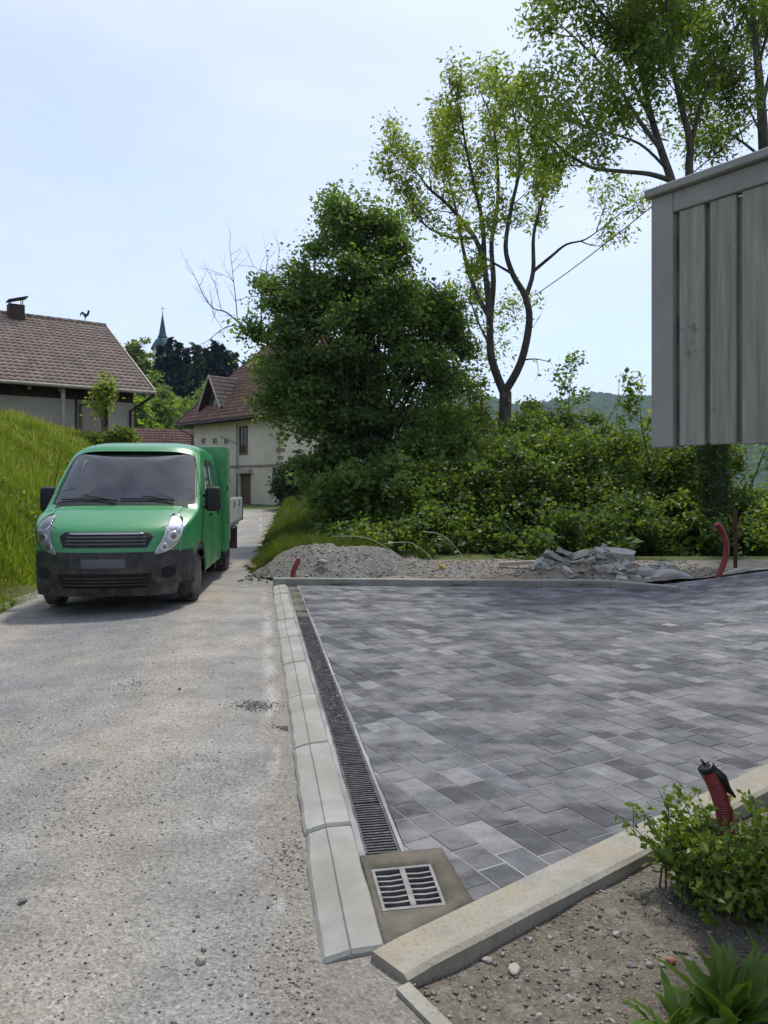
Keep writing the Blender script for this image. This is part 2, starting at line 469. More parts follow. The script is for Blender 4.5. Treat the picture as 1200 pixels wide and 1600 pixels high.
# road: compacted crushed stone over old asphalt
def road_material():
    m, nt, b = new_mat('road_gravel')
    n1 = noise_node(nt, 0.55, 5, 0.6)                      # beige / grey drift
    c = ramp(nt, n1.outputs['Fac'], [(0.34, (0.235, 0.235, 0.232)), (0.52, (0.29, 0.284, 0.27)), (0.70, (0.345, 0.32, 0.27))]).outputs['Color']
    n5 = noise_node(nt, 2.6, 6, 0.7)
    r5 = ramp(nt, n5.outputs['Fac'], [(0.35, 0.78), (0.68, 1.14)])
    c = mixc(nt, 1.0, c, r5.outputs['Color'], 'MULTIPLY')
    dp = nt.nodes.new('ShaderNodeVectorMath'); dp.operation = 'DOT_PRODUCT'; dp.inputs[1].default_value = (0.9864, 0.1644, 0)
    tq = nt.nodes.new('ShaderNodeTexCoord'); nt.links.new(tq.outputs['Object'], dp.inputs[0])
    nd = noise_node(nt, 1.7, 5, 0.7); jm = nt.nodes.new('ShaderNodeMath'); jm.operation = 'MULTIPLY_ADD'; jm.inputs[1].default_value = 0.5; nt.links.new(nd.outputs['Fac'], jm.inputs[0]); nt.links.new(dp.outputs['Value'], jm.inputs[2])
    # across the road, measured from the kerb (kerb at 0.20): trodden earth, smeared mortar, worn wheel track, coarse edge
    mrr = nt.nodes.new('ShaderNodeMapRange'); mrr.inputs[1].default_value = -3.4; mrr.inputs[2].default_value = 0.6; nt.links.new(jm.outputs['Value'], mrr.inputs[0])
    trk = ramp(nt, mrr.outputs['Result'], [(0.0, (0.80, 0.82, 0.86)), (0.22, (1.16, 1.10, 1.0)), (0.42, (0.82, 0.84, 0.87)), (0.60, (0.86, 0.87, 0.88)), (0.74, (1.22, 1.15, 1.02)), (0.86, (1.08, 1.06, 1.02)), (1.0, (0.95, 0.95, 0.95))])
    c = mixc(nt, 0.85, c, mixc(nt, 1.0, c, trk.outputs['Color'], 'MULTIPLY'))
    earth = ramp(nt, jm.outputs['Value'], [(0.22, 0.0), (0.34, 0.40), (1.0, 0.40)])
    c = mixc(nt, earth.outputs['Color'], c, (0.235, 0.20, 0.145))
    ns = noise_node(nt, 1.3, 4, 0.7, stretch=(1, 0.35, 1))
    band = nt.nodes.new('ShaderNodeMapRange'); band.interpolation_type = 'SMOOTHSTEP'; band.inputs[1].default_value = 0.0; band.inputs[2].default_value = 0.10; nt.links.new(dp.outputs['Value'], band.inputs[0])
    band2 = nt.nodes.new('ShaderNodeMapRange'); band2.interpolation_type = 'SMOOTHSTEP'; band2.inputs[1].default_value = 0.18; band2.inputs[2].default_value = 0.10; nt.links.new(dp.outputs['Value'], band2.inputs[0])
    sm = ramp(nt, ns.outputs['Fac'], [(0.50, 0.0), (0.56, 0.85)])
    bm_ = mixc(nt, 1.0, band.outputs['Result'], band2.outputs['Result'], 'MULTIPLY')
    c = mixc(nt, mixc(nt, 1.0, bm_, sm.outputs['Color'], 'MULTIPLY'), c, (0.40, 0.395, 0.37))
    n2 = noise_node(nt, 55, 5, 0.75)
    r2 = ramp(nt, n2.outputs['Fac'], [(0.34, 0.68), (0.52, 1.0), (0.68, 1.25)])
    c = mixc(nt, 1.0, c, r2.outputs['Color'], 'MULTIPLY')
    v = nt.nodes.new('ShaderNodeTexVoronoi'); v.inputs['Scale'].default_value = 95
    t = nt.nodes.new('ShaderNodeTexCoord'); nt.links.new(t.outputs['Object'], v.inputs['Vector'])
    sep = nt.nodes.new('ShaderNodeSeparateColor'); nt.links.new(v.outputs['Color'], sep.inputs['Color'])
    r3 = ramp(nt, sep.outputs['Red'], [(0.0, 0.68), (0.5, 1.0), (0.93, 1.1), (1.0, 1.5)])
    c = mixc(nt, 0.75, c, mixc(nt, 1.0, c, r3.outputs['Color'], 'MULTIPLY'))
    nt.links.new(c, b.inputs['Base Color'])
    b.inputs['Roughness'].default_value = 0.9
    b.inputs['Specular IOR Level'].default_value = 0.25
    add_bump(nt, b, mixc(nt, 0.5, n2.outputs['Fac'], v.outputs['Distance']), 0.9, 0.012)
    return m
M['road'] = road_material()
def road_surf(x, y):
    e = np.minimum(x - road_left(y), 0)
    return road_z(x, y) + 0.03 * (fbm(x * 0.9, y * 0.9) - 0.47) + 0.012 * (fbm(x * 5, y * 5, 3) - 0.44) - 0.008 - 0.028 * np.exp(-np.abs(kerb_x(y) - x) / 0.14) * (y < 11.5) * (y > 2.3)
def road_keep(x, y):
    right = np.where(y < 11.4, np.where(y < 2.46, np.where(y < 2.25, 0.075 + (2.245 - y) * 0.637, 0.03 + (2.41 - y) * 0.55), kerb_x(y) + 0.03), np.where(y < 13.5, -1.15 - 0.55 * (y - 11.4), road_right(y) + 0.25 + 0.35 * np.sin(y * 1.3)))
    return (x < right) & (x > road_left(y) - 0.35 - 0.3 * np.sin(y * 2.1))
rx = np.concatenate([np.arange(-14, -4, 0.25), np.arange(-4, 0.9, 0.035)])
ry = np.concatenate([np.arange(0.2, 6, 0.035), np.arange(6, 14, 0.07), np.arange(14, 64, 0.4)])
tag(grid_mesh('road', rx, ry, road_surf, M['road'], road_keep), kind='structure')

# ------------------------------------------------------------------ kerb row, drain channel, catch basin
CD = Vector((-0.1644, 0.9864, 0)); CR = Vector((0.9864, 0.1644, 0)); C0 = Vector((-0.193, 2.40, 0))
def K(r, s, z): return C0 + CR * r + CD * s + Vector((0, 0, z))

kerb_row = empty('kerb_row', C0, 0, 'row of pale concrete kerbstones between the gravel road and the drain channel', 'kerb')
ks = [0.0, 0.90, 1.965, 3.0, 4.02, 5.10, 6.07, 7.08, 8.06, 8.95]
for a, b_ in zip(ks[:-1], ks[1:]):
    a2, b2 = a + 0.008, b_ - 0.008
    dz = random.uniform(-0.006, 0.006); tw = random.uniform(-0.006, 0.006)
    mb = MB()
    prof = [(tw, -0.10), (tw, -0.028 + dz), (tw + 0.012, -0.012 + dz), (0.088 + tw, 0.006 + dz), (0.092 + tw, 0.0 + dz), (0.096 + tw, 0.008 + dz), (0.192, 0.012 + dz), (0.198, 0.006 + dz), (0.198, -0.10)]
    ring = []
    secs = [(a2, -0.012), (a2 + 0.010, 0.0)] + [(a2 + (b2 - a2) * q / 14, 0.0) for q in range(1, 14)] + [(b2 - 0.010, 0.0), (b2, -0.012)]
    for s_, dd in secs:
        ring += [K(r + ((float(fbm(s_ * 6, r * 9)) - .47) * (0.022 if r < .05 else 0.008) if z > -0.05 else 0), s_, z + ((dd + (float(fbm(s_ * 9 + 4, r * 30, 3)) - .44) * 0.010) if z > -0.05 else 0)) for r, z in prof]
    n = len(prof)
    fs = [(i * n + k, i * n + k + 1, (i + 1) * n + k + 1, (i + 1) * n + k) for i in range(len(secs) - 1) for k in range(n - 1)]
    fs += [tuple(range(n - 1, -1, -1)), tuple((len(secs) - 1) * n + k for k in range(n))]
    mb.add(ring, fs)
    mb.build('kerbstone', M['kerb_pale'], kerb_row)

drain = empty('drain_channel', K(0.29, 0.62, 0), 0, 'long narrow drainage channel with dark slotted grate beside the kerbstones', 'drain')
D0, D1 = 0.63, 8.86
for r0, r1, nm in ((0.200, 0.224, 'frame_edge'), (0.372, 0.390, 'frame_edge')):
    mb = MB()
    N = 60
    vs, fs = [], []
    for i in range(N + 1):
        s_ = D0 - 0.02 + (D1 - D0) * i / N
        w = random.uniform(-0.0025, 0.0025)
        vs += [K(r0, s_, -0.1), K(r0, s_, 0.004), K(r1 + w, s_, 0.004), K(r1 + w, s_, -0.1)]
    for i in range(N):
        for k in range(3): fs.append((i * 4 + k, i * 4 + k + 1, i * 4 + 5 + k, i * 4 + 4 + k))
    fs += [(3, 2, 1, 0), (N * 4, N * 4 + 1, N * 4 + 2, N * 4 + 3)]
    mb.add(vs, fs); mb.build(nm, M['sand_joint'], drain)
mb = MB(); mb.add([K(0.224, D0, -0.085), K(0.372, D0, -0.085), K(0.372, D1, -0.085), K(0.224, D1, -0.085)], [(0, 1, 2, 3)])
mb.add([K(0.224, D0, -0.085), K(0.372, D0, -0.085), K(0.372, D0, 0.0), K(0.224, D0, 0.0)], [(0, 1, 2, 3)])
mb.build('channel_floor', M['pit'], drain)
g0 = D0 + 0.01
while g0 < D1 - 0.4:                                   # half-metre grate sections
    g1 = min(g0 + 0.5, D1) - 0.004
    mb = MB()
    for ra, rb in ((0.226, 0.236), (0.360, 0.370)):
        mb.hexa([K(ra, g0, -0.03), K(rb, g0, -0.03), K(rb, g1, -0.03), K(ra, g1, -0.03), K(ra, g0, 0.0), K(rb, g0, 0.0), K(rb, g1, 0.0), K(ra, g1, 0.0)])
    s_ = g0 + 0.004
    while s_ < g1 - 0.012:
        mb.hexa([K(0.236, s_, -0.025), K(0.36, s_, -0.025), K(0.36, s_ + 0.010, -0.025), K(0.236, s_ + 0.010, -0.025),
                 K(0.236, s_, -0.003), K(0.36, s_, -0.003), K(0.36, s_ + 0.010, -0.003), K(0.236, s_ + 0.010, -0.003)])
        s_ += 0.0245
    mb.build('grate', M['dark_iron'], drain)
    g0 += 0.5

def stones(name, pos, size, mat, parent=None, flat=0.65, kind=None):
    """pos (N,3), size (N,): small angular stones, joined into one mesh"""
    N = len(pos)
    base = np.array([[1, 0, 0], [0, 1, 0], [-1, 0, 0], [0, -1, 0], [0, 0, 1], [0, 0, -1]], dtype=float)
    tri = np.array([[0, 1, 4], [1, 2, 4], [2, 3, 4], [3, 0, 4], [1, 0, 5], [2, 1, 5], [3, 2, 5], [0, 3, 5]])
    V = np.repeat(base[None], N, 0) * rng.uniform(0.6, 1.25, (N, 6, 1)) + rng.normal(0, 0.16, (N, 6, 3))
    an = rng.uniform(0, 2 * math.pi, N); c, s = np.cos(an), np.sin(an)
    tl = rng.normal(0, 0.35, N)
    x = V[..., 0] * rng.uniform(0.8, 1.35, (N, 1)); y = V[..., 1]; z = V[..., 2] * flat
    x, z = x * np.cos(tl)[:, None] - z * np.sin(tl)[:, None], x * np.sin(tl)[:, None] + z * np.cos(tl)[:, None]
    V = np.stack([x * c[:, None] - y * s[:, None], x * s[:, None] + y * c[:, None], z], -1) * size[:, None, None] + pos[:, None, :]
    Fc = (tri[None] + 6 * np.arange(N)[:, None, None]).reshape(-1, 3)
    o = np_mesh(name, V.reshape(-1, 3), Fc, mat, parent)
    if kind: o['kind'] = kind
    return o

def stone_mat(name, stops, rough=0.9):
    m, nt, b = new_mat(name)
    g = nt.nodes.new('ShaderNodeNewGeometry')
    r = ramp(nt, g.outputs['Random Per Island'], stops)
    n = noise_node(nt, 30, 4)
    rr = ramp(nt, n.outputs['Fac'], [(0.3, 0.8), (0.7, 1.15)])
    nt.links.new(mixc(nt, 1.0, r.outputs['Color'], rr.outputs['Color'], 'MULTIPLY'), b.inputs['Base Color'])
    b.inputs['Roughness'].default_value = rough
    b.inputs['Specular IOR Level'].default_value = 0.25
    return m
M['grit'] = stone_mat('grit', [(0.0, (0.05, 0.05, 0.05)), (0.25, (0.16, 0.155, 0.15)), (0.6, (0.27, 0.26, 0.235)), (0.9, (0.36, 0.33, 0.28)), (1.0, (0.55, 0.54, 0.52))])
M['dark_grit'] = stone_mat('dark_grit', [(0.0, (0.05, 0.05, 0.053)), (0.6, (0.13, 0.13, 0.132)), (0.9, (0.20, 0.20, 0.20)), (1.0, (0.4, 0.4, 0.4))])
M['brown_grit'] = stone_mat('brown_grit', [(0.0, (0.10, 0.088, 0.07)), (0.5, (0.18, 0.16, 0.13)), (0.9, (0.27, 0.25, 0.21)), (1.0, (0.42, 0.40, 0.36))])

# chippings swept into the far part of the channel
N = 5200
s_ = D0 + 1.55 + (D1 - D0 - 1.6) * rng.random(N) ** 0.8
r_ = rng.uniform(0.232, 0.366, N)
fill = np.stack([C0.x + CR.x * r_ + CD.x * s_, C0.y + CR.y * r_ + CD.y * s_, np.full(N, 0.0)], -1)
fill[:, 2] = rng.uniform(-0.02, 0.003, N)
stones('chippings', fill, rng.uniform(0.004, 0.009, N), M['dark_grit'], drain, kind='stuff')
# trodden dirt over the last metres of the channel
mb = MB(); N = 40
vs, fs = [], []
for i in range(N + 1):
    s_ = D0 + 5.0 + (D1 - D0 - 5.02) * i / N
    t = min(1, i / 10)
    h = -0.016 + 0.016 * t + 0.006 * math.sin(i * 0.9) + random.uniform(-0.003, 0.003)
    vs += [K(0.226, s_, h), K(0.27, s_, h + 0.003), K(0.32, s_, h + 0.001), K(0.371, s_, h)]
for i in range(N):
    for k in range(3): fs.append((i * 4 + k, i * 4 + k + 1, i * 4 + 5 + k, i * 4 + 4 + k))
mb.add(vs, fs, True); mb.build('silt', M['mortar_wet'], drain)

# mortar bed round the catch basin, with a square opening for the grate
basin = empty('catch_basin', (0.09, 2.75, 0), 0, 'square iron gully grate set in fresh brown mortar at the kerb corner', 'gully')
G = [Vector((-0.0045, 2.645, 0)), Vector((0.221, 2.685, 0)), Vector((0.184, 2.975, 0)), Vector((-0.050, 2.930, 0))]   # outer corners of the frame
O = [K(0.2, -0.03, 0), Vector((0.322, 2.705, 0)), Vector((0.238, 3.11, 0)), K(0.2, 0.615, 0)]
mb = MB(); vs, fs = [], []
seg = 10
for i in range(4):
    for k in range(seg):
        t = k / seg
        g = G[i].lerp(G[(i + 1) % 4], t); o = O[i].lerp(O[(i + 1) % 4], t)
        w = Vector((random.uniform(-1, 1), random.uniform(-1, 1), 0)) * 0.004
        vs += [g + Vector((0, 0, -0.10)), g + Vector((0, 0, 0.004)), g.lerp(o, 0.5) + Vector((0, 0, 0.010 + random.uniform(-0.002, 0.002))), o + (w if i != 3 else w * 0) + Vector((0, 0, 0.0065)), o + (w if i != 3 else w * 0) + Vector((0, 0, -0.05))]
n = seg * 4
for i in range(n):
    j = (i + 1) % n
    for k in range(4): fs.append((i * 5 + k, i * 5 + k + 1, j * 5 + k + 1, j * 5 + k))
mb.add(vs, fs, True); mb.build('mortar_bed', M['mortar_wet'], basin)
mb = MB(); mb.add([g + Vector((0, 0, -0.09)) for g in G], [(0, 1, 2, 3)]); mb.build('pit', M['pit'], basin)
def GP(u, v, z):
    return (G[0].lerp(G[1], u)).lerp(G[3].lerp(G[2], u), v) + Vector((0, 0, z))
def gbar(mb, u0, v0, u1, v1, z0, z1, sag=0):
    mb.hexa([GP(u0, v0, z0), GP(u1, v0, z0), GP(u1, v1, z0), GP(u0, v1, z0), GP(u0, v0, z1), GP(u1, v0, z1), GP(u1, v1, z1), GP(u0, v1, z1)])
mb = MB()
for q in ((0.0, 0.0, 1.0, 0.055), (0.0, 0.945, 1.0, 1.0), (0.0, 0.055, 0.05, 0.945), (0.95, 0.055, 1.0, 0.945)): gbar(mb, *q, -0.03, 0.006)
mb.build('grate_frame', M['iron'], basin)
mb = MB(); gbar(mb, 0.455, 0.055, 0.545, 0.945, -0.02, 0.007); mb.build('centre_rib', M['iron'], basin)
for i in range(6):
    v = 0.055 + 0.89 * (i + 1) / 7
    for u0, u1, sl in ((0.05, 0.455, -0.02), (0.545, 0.95, 0.02)):
        mb = MB(); m_ = (u0 + u1) / 2
        for ua, ub, da, db in ((u0, m_, 0, -0.018), (m_, u1, -0.018, 0)):
            h = 0.016
            p = [GP(ua, v - h + da, -0.018), GP(ub, v - h + db, -0.018), GP(ub, v + h + db, -0.018), GP(ua, v + h + da, -0.018),
                 GP(ua, v - h + da, 0.0045), GP(ub, v - h + db, 0.0045), GP(ub, v + h + db, 0.0045), GP(ua, v + h + da, 0.0045)]
            mb.hexa(p)
        mb.build('bar', M['iron'], basin)

# ------------------------------------------------------------------ paved yard
def paver_material():
    m, nt, b = new_mat('paver')
    a = nt.nodes.new('ShaderNodeAttribute'); a.attribute_name = 'tone'
    c = ramp(nt, a.outputs['Fac'], [(0.0, (0.026, 0.029, 0.036)), (0.35, (0.047, 0.051, 0.061)), (0.7, (0.085, 0.090, 0.102)), (0.93, (0.155, 0.160, 0.168)), (1.0, (0.24, 0.21, 0.185))]).outputs['Color']
    n = noise_node(nt, 7, 6, 0.65, stretch=(1, 1, 0))
    r = ramp(nt, n.outputs['Fac'], [(0.32, 0.62), (0.5, 1.0), (0.7, 1.6)])
    c = mixc(nt, 1.0, c, r.outputs['Color'], 'MULTIPLY')
    n2 = noise_node(nt, 1.5, 7, 0.68, stretch=(1, 1.6, 0))            # brushed jointing sand left on top
    r2 = ramp(nt, n2.outputs['Fac'], [(0.46, 0.0), (0.55, 0.35), (0.72, 0.85)])
    c = mixc(nt, r2.outputs['Color'], c, (0.23, 0.23, 0.235))
    n4 = noise_node(nt, 0.35, 3, 0.5)
    r4 = ramp(nt, n4.outputs['Fac'], [(0.35, 0.9), (0.65, 1.1)])
    c = mixc(nt, 1.0, c, r4.outputs['Color'], 'MULTIPLY')
    n3 = noise_node(nt, 160, 3, 0.7)
    r3 = ramp(nt, n3.outputs['Fac'], [(0.35, 0.8), (0.65, 1.2)])
    c = mixc(nt, 1.0, c, r3.outputs['Color'], 'MULTIPLY')
    nt.links.new(c, b.inputs['Base Color'])
    b.inputs['Roughness'].default_value = 0.62
    b.inputs['Specular IOR Level'].default_value = 0.4
    add_bump(nt, b, n3.outputs['Fac'], 0.35, 0.002)
    return m
M['paver'] = paver_material()
KE = Vector((0.79, 0.613, 0)).normalized(); KN = Vector((KE.y, -KE.x, 0)); K0 = Vector((-0.041, 2.408, 0))   # front kerb: inner line
def yard_z(x, y): return 0.105 * np.maximum(0, np.asarray(x, dtype=float) - 3.5) ** 1.25
halves = [((CR.x, CR.y), (C0 + CR * 0.394).dot(CR)), ((-KN.x, -KN.y), -K0.dot(KN)), ((-0.054, -0.9985), -(11.19 + 0.0)), ((-1, 0), -8.6)]
def clip(poly):
    for (nx, ny), d in halves:
        out = []
        m = len(poly)
        for i in range(m):
            p, q = poly[i], poly[(i + 1) % m]
            a = p[0] * nx + p[1] * ny - d; b = q[0] * nx + q[1] * ny - d
            if a >= 0: out.append(p)
            if (a < 0) != (b < 0):
                t = a / (a - b); out.append((p[0] + (q[0] - p[0]) * t, p[1] + (q[1] - p[1]) * t))
        poly = out
        if len(poly) < 3: return []
    return poly
def area2(p): return 0.5 * sum(p[i][0] * p[(i + 1) % len(p)][1] - p[(i + 1) % len(p)][0] * p[i][1] for i in range(len(p)))
def cut_half(poly, a, b, keep_left):
    out = []
    sd_ = lambda p: ((b.x - a.x) * (p[1] - a.y) - (b.y - a.y) * (p[0] - a.x)) * (1 if keep_left else -1)
    for i in range(len(poly)):
        p, q = poly[i], poly[(i + 1) % len(poly)]; u, v = sd_(p), sd_(q)
        if u >= 0: out.append(p)
        if (u < 0) != (v < 0): t = u / (u - v); out.append((p[0] + (q[0] - p[0]) * t, p[1] + (q[1] - p[1]) * t))
    return out if len(out) > 2 and abs(area2(out)) > 0.0006 else []
def cut_basin(poly):
    '''what is left of a paver outside the gully opening'''
    c = sum(G, Vector()) / 4; gg = [c + (g - c) * 1.05 for g in G]; rest, res = poly, []
    for i in range(4):
        a, b = gg[i], gg[(i + 1) % 4]
        o = cut_half(rest, a, b, False)
        if o: res.append(o)
        rest = cut_half(rest, a, b, True)
        if not rest: break
    return res if rest else [poly]
RU = Vector((-0.488, 0.873, 0)).normalized(); RN = Vector((RU.y, -RU.x, 0))
pavers = []
W = 0.141
for k in range(-12, 126):
    n0 = k * W + 0.055
    u = -9.0 + random.uniform(0, 0.3)
    while u < 14:
        L = random.choice((0.14, 0.175, 0.175, 0.21, 0.21, 0.28))
        g = 0.0019
        q = [(RN * (n0 + g) + RU * (u + g)), (RN * (n0 + W - g) + RU * (u + g)), (RN * (n0 + W - g) + RU * (u + L - g)), (RN * (n0 + g) + RU * (u + L - g))]
        u += L
        if all(p.y > 15 or p.y < 1 or p.x > 10 or p.x < -4 for p in q): continue
        poly = clip([(p.x, p.y) for p in q])
        if len(poly) < 3: continue
        ar = 0.5 * sum(poly[i][0] * poly[(i + 1) % len(poly)][1] - poly[(i + 1) % len(poly)][0] * poly[i][1] for i in range(len(poly)))
        if ar < 0:
            poly.reverse(); ar = -ar
        if ar < 0.0012: continue
        for poly in cut_basin(poly):
            cx = sum(p[0] for p in poly) / len(poly); cy = sum(p[1] for p in poly) / len(poly)
            pavers.append((poly, cx, cy))
def in_frame(cx, cy): return abs(cx / cy) < 0.53
pavers.sort(key=lambda p: (0 if in_frame(p[1], p[2]) else 1, p[1] ** 2 + p[2] ** 2))
def paver_shape(poly, cx, cy):
    n = len(poly); dz = random.uniform(-0.0015, 0.0015)
    ti = (random.uniform(-0.004, 0.004), random.uniform(-0.004, 0.004))
    ins = 0.0035
    vs = []
    for x, y in poly: vs.append((x, y, float(yard_z(x, y)) - 0.045))
    for x, y in poly: vs.append((x, y, float(yard_z(x, y)) + dz + ti[0] * (x - cx) + ti[1] * (y - cy) - 0.003))
    for x, y in poly:
        dx, dy = cx - x, cy - y; l = math.hypot(dx, dy) or 1
        xx, yy = x + dx / l * ins * 1.4, y + dy / l * ins * 1.4
        vs.append((xx, yy, float(yard_z(x, y)) + dz + ti[0] * (x - cx) + ti[1] * (y - cy)))
    fs = [tuple(2 * n + i for i in range(n))]
    for b0 in (0, n):
        fs += [(b0 + i, b0 + (i + 1) % n, b0 + n + (i + 1) % n, b0 + n + i) for i in range(n)]
    return vs, fs
def tone_value(far=True):
    t = random.random()
    v = random.gauss(0.42, 0.27)
    if t > 0.90: v = random.uniform(0.66, 0.92)
    if t < 0.12: v = random.uniform(0.0, 0.12)
    if t > 0.9975 and far: v = 1.0
    return v if v == 1.0 else min(0.93, max(0, v))
yard = empty('paved_yard', (2, 6, 0), kind='structure')
for poly, cx, cy in pavers[:300]:
    vs, fs = paver_shape(poly, cx, cy)
    me = bpy.data.meshes.new('paver'); me.from_pydata(vs, [], fs)
    at_ = me.attributes.new('tone', 'FLOAT', 'POINT'); at_.data.foreach_set('value', [tone_value(False)] * len(vs))
    link_mesh('paver', me, M['paver'], yard)
mb = MB(); tones = []
for poly, cx, cy in pavers[300:]:
    vs, fs = paver_shape(poly, cx, cy)
    mb.add(vs, fs); tones += [tone_value()] * len(vs)
me = mb.mesh('far_pavers', M['paver'])
at_ = me.attributes.new('tone', 'FLOAT', 'POINT'); at_.data.foreach_set('value', tones)
link_mesh('far_pavers', me, M['paver'], yard)['kind'] = 'stuff'
mb = MB()
for gx in np.arange(-2, 9, 0.25):
    for gy in np.arange(2.25, 11.6, 0.25):
        pl = clip([(gx, gy), (gx + .25, gy), (gx + .25, gy + .25), (gx, gy + .25)])
        for pl in (cut_basin(pl) if len(pl) > 2 else []): mb.add([(x, y, float(yard_z(x, y) - 0.0026 - 0.02 * float(sstep(3.2, 3.9, x)) + 0.004 * (fbm(x * 3, y * 3) - 0.47))) for x, y in pl], [tuple(range(len(pl)))], True)
mb.build('sand_bed', M['sand_joint'], yard)

# front kerb: thick concrete edging, proud of the soil
front = empty('front_kerb', K0, 0, 'thick sandy concrete kerb running between the pavers and the bare soil', 'kerb')
def FK(s, n_, z): return K0 + KE * s + KN * n_ + Vector((0, 0, z))
for s0, s1 in ((0.0, 1.62), (1.626, 2.62), (2.626, 3.62), (3.626, 4.6), (4.606, 5.6)):
    N = max(4, int((s1 - s0) / 0.1)); prof = [(0.0, -0.2), (0.0, 0.012), (0.008, 0.022), (0.165, 0.030), (0.183, 0.018), (0.187, -0.2)]
    vs, fs = [], []
    for i in range(N + 1):
        s_ = s0 + (s1 - s0) * i / N
        for r, z in prof:
            w = (fbm(s_ * 7, r * 20 + 3, 3) - 0.44) * 0.012 if z > 0 else 0
            e = -0.006 if (i in (0, N) and z > 0) else 0
            vs.append(FK(s_, r + (w if r > 0.17 else 0), z + w * 0.35 + e))
    m = len(prof)
    fs = [(i * m + k, (i + 1) * m + k, (i + 1) * m + k + 1, i * m + k + 1) for i in range(N) for k in range(m - 1)]
    fs += [tuple(range(m)), tuple(N * m + k for k in range(m - 1, -1, -1))]
    mb = MB(); mb.add(vs, fs); mb.build('kerbstone', M['concrete'], front)

edging = MB()
a_, b_ = Vector((0.056, 2.245, 0)), Vector((0.62, 1.36, 0)); d_ = (b_ - a_).normalized(); n_ = Vector((d_.y, -d_.x, 0)) * -0.026
vs, fs = [], []
for i in range(13):
    c = a_.lerp(b_, i / 12); w = random.uniform(-0.003, 0.003)
    vs += [c - n_ + Vector((0, 0, -0.12)), c - n_ * 0.9 + Vector((0, 0, 0.012 + w)), c + n_ * 0.9 + Vector((0, 0, 0.014 + w)), c + n_ + Vector((0, 0, -0.12))]
for i in range(12):
    for k in range(3): fs.append((i * 4 + k, i * 4 + k + 1, i * 4 + k + 5, i * 4 + k + 4))
fs += [(0, 3, 2, 1), (48, 49, 50, 51)]
edging.add(vs, fs)
tag(edging.build('edging_strip', M['concrete']), 'narrow concrete edging strip running towards the viewer from the kerb end', 'edging')

# far kerb: three straight runs of edging stones
far_kerb = empty('far_kerb', (1, 11.2, 0), 0, 'low grey concrete kerb along the far edge of the paved yard', 'kerb')
run = [Vector((-1.66, 11.28, 0)), Vector((3.30, 11.0, 0)), Vector((4.02, 10.36, 0))]
for p, q in zip(run[:-1], run[1:]):
    L = (q - p).length; d_ = (q - p).normalized(); n_ = Vector((-d_.y, d_.x, 0)); k = max(1, round(L))
    for i in range(k):
        s0, s1 = L * i / k + 0.003, L * (i + 1) / k - 0.003
        dz = random.uniform(-0.004, 0.004)
        P_ = lambda s_, r, z: p + d_ * s_ + n_ * r + Vector((0, 0, z + dz))
        mb = MB(); prof = [(0, -0.1), (0, 0.085), (0.01, 0.098), (0.085, 0.1), (0.095, 0.09), (0.095, -0.1)]
        vs = [P_(s_, r, z) for s_ in (s0, s1) for r, z in prof]
        fs = [(j, j + 6, j + 7, j + 1) for j in range(5)] + [tuple(range(6)), tuple(range(11, 5, -1))]
        mb.add(vs, fs); mb.build('kerbstone', M['kerb_pale'], far_kerb)

# ------------------------------------------------------------------ soil bed beside the house, dirt strip behind the yard
M['soil'] = rough_mat('soil', [(0.3, (0.095, 0.082, 0.063)), (0.5, (0.155, 0.137, 0.107)), (0.7, (0.235, 0.215, 0.178))], 14, 8, 0.95, 1.0, 0.02, 40, speck=(75, (0.36, 0.34, 0.30), 0.5), big=(1.6, (0.13, 0.105, 0.08), 0.7))
M['dirt'] = rough_mat('dirt', [(0.3, (0.14, 0.115, 0.085)), (0.7, (0.26, 0.225, 0.175))], 5, 8, 0.95, 1.0, 0.03, 30, speck=(40, (0.33, 0.31, 0.27), 0.5), big=(0.9, (0.22, 0.21, 0.20), 0.7))
def soil_z(x, y):
    d = (x - K0.x) * KN.x + (y - K0.y) * KN.y - 0.187
    return -0.035 - 0.10 * sstep(0.0, 0.8, d) * sstep(0.6, 1.6, x) + 0.07 * (fbm(x * 2.2, y * 2.2) - 0.47) + 0.03 * (fbm(x * 9, y * 9, 3) - 0.44) * sstep(0, 0.1, d)
def soil_keep(x, y):
    d = (x - K0.x) * KN.x + (y - K0.y) * KN.y
    return (d > 0.17) & (x > 0.03 + (2.24 - y) * 0.64)
tag(grid_mesh('soil_bed', np.arange(0.0, 5.2, 0.035), np.arange(0.3, 5.6, 0.035), soil_z, M['soil'], soil_keep), kind='structure')
def dirt_z(x, y): return 0.035 + 0.10 * (fbm(x * 0.8, y * 0.8) - 0.47) + 0.04 * (fbm(x * 4, y * 4, 3) - 0.44) - 0.33 * np.maximum(0, y - 14.6) * sstep(-1, 2, x) + yard_z(x, y) * (x > 3) * (1 - sstep(11.0, 11.7, y))
tag(grid_mesh('dirt_strip', np.arange(-2.6, 10, 0.1), np.arange(11.0, 15.6, 0.1), lambda x, y: dirt_z(x, y), M['dirt'], lambda x, y: (y > 11.30 - 0.056 * (x + 1.66) - 0.8 * sstep(3.2, 4.1, x) * (x < 4.6) - 0.1 * (x >= 4.6)) & (x > -1.55 - 0.4 * (y - 11.4))), kind='structure')
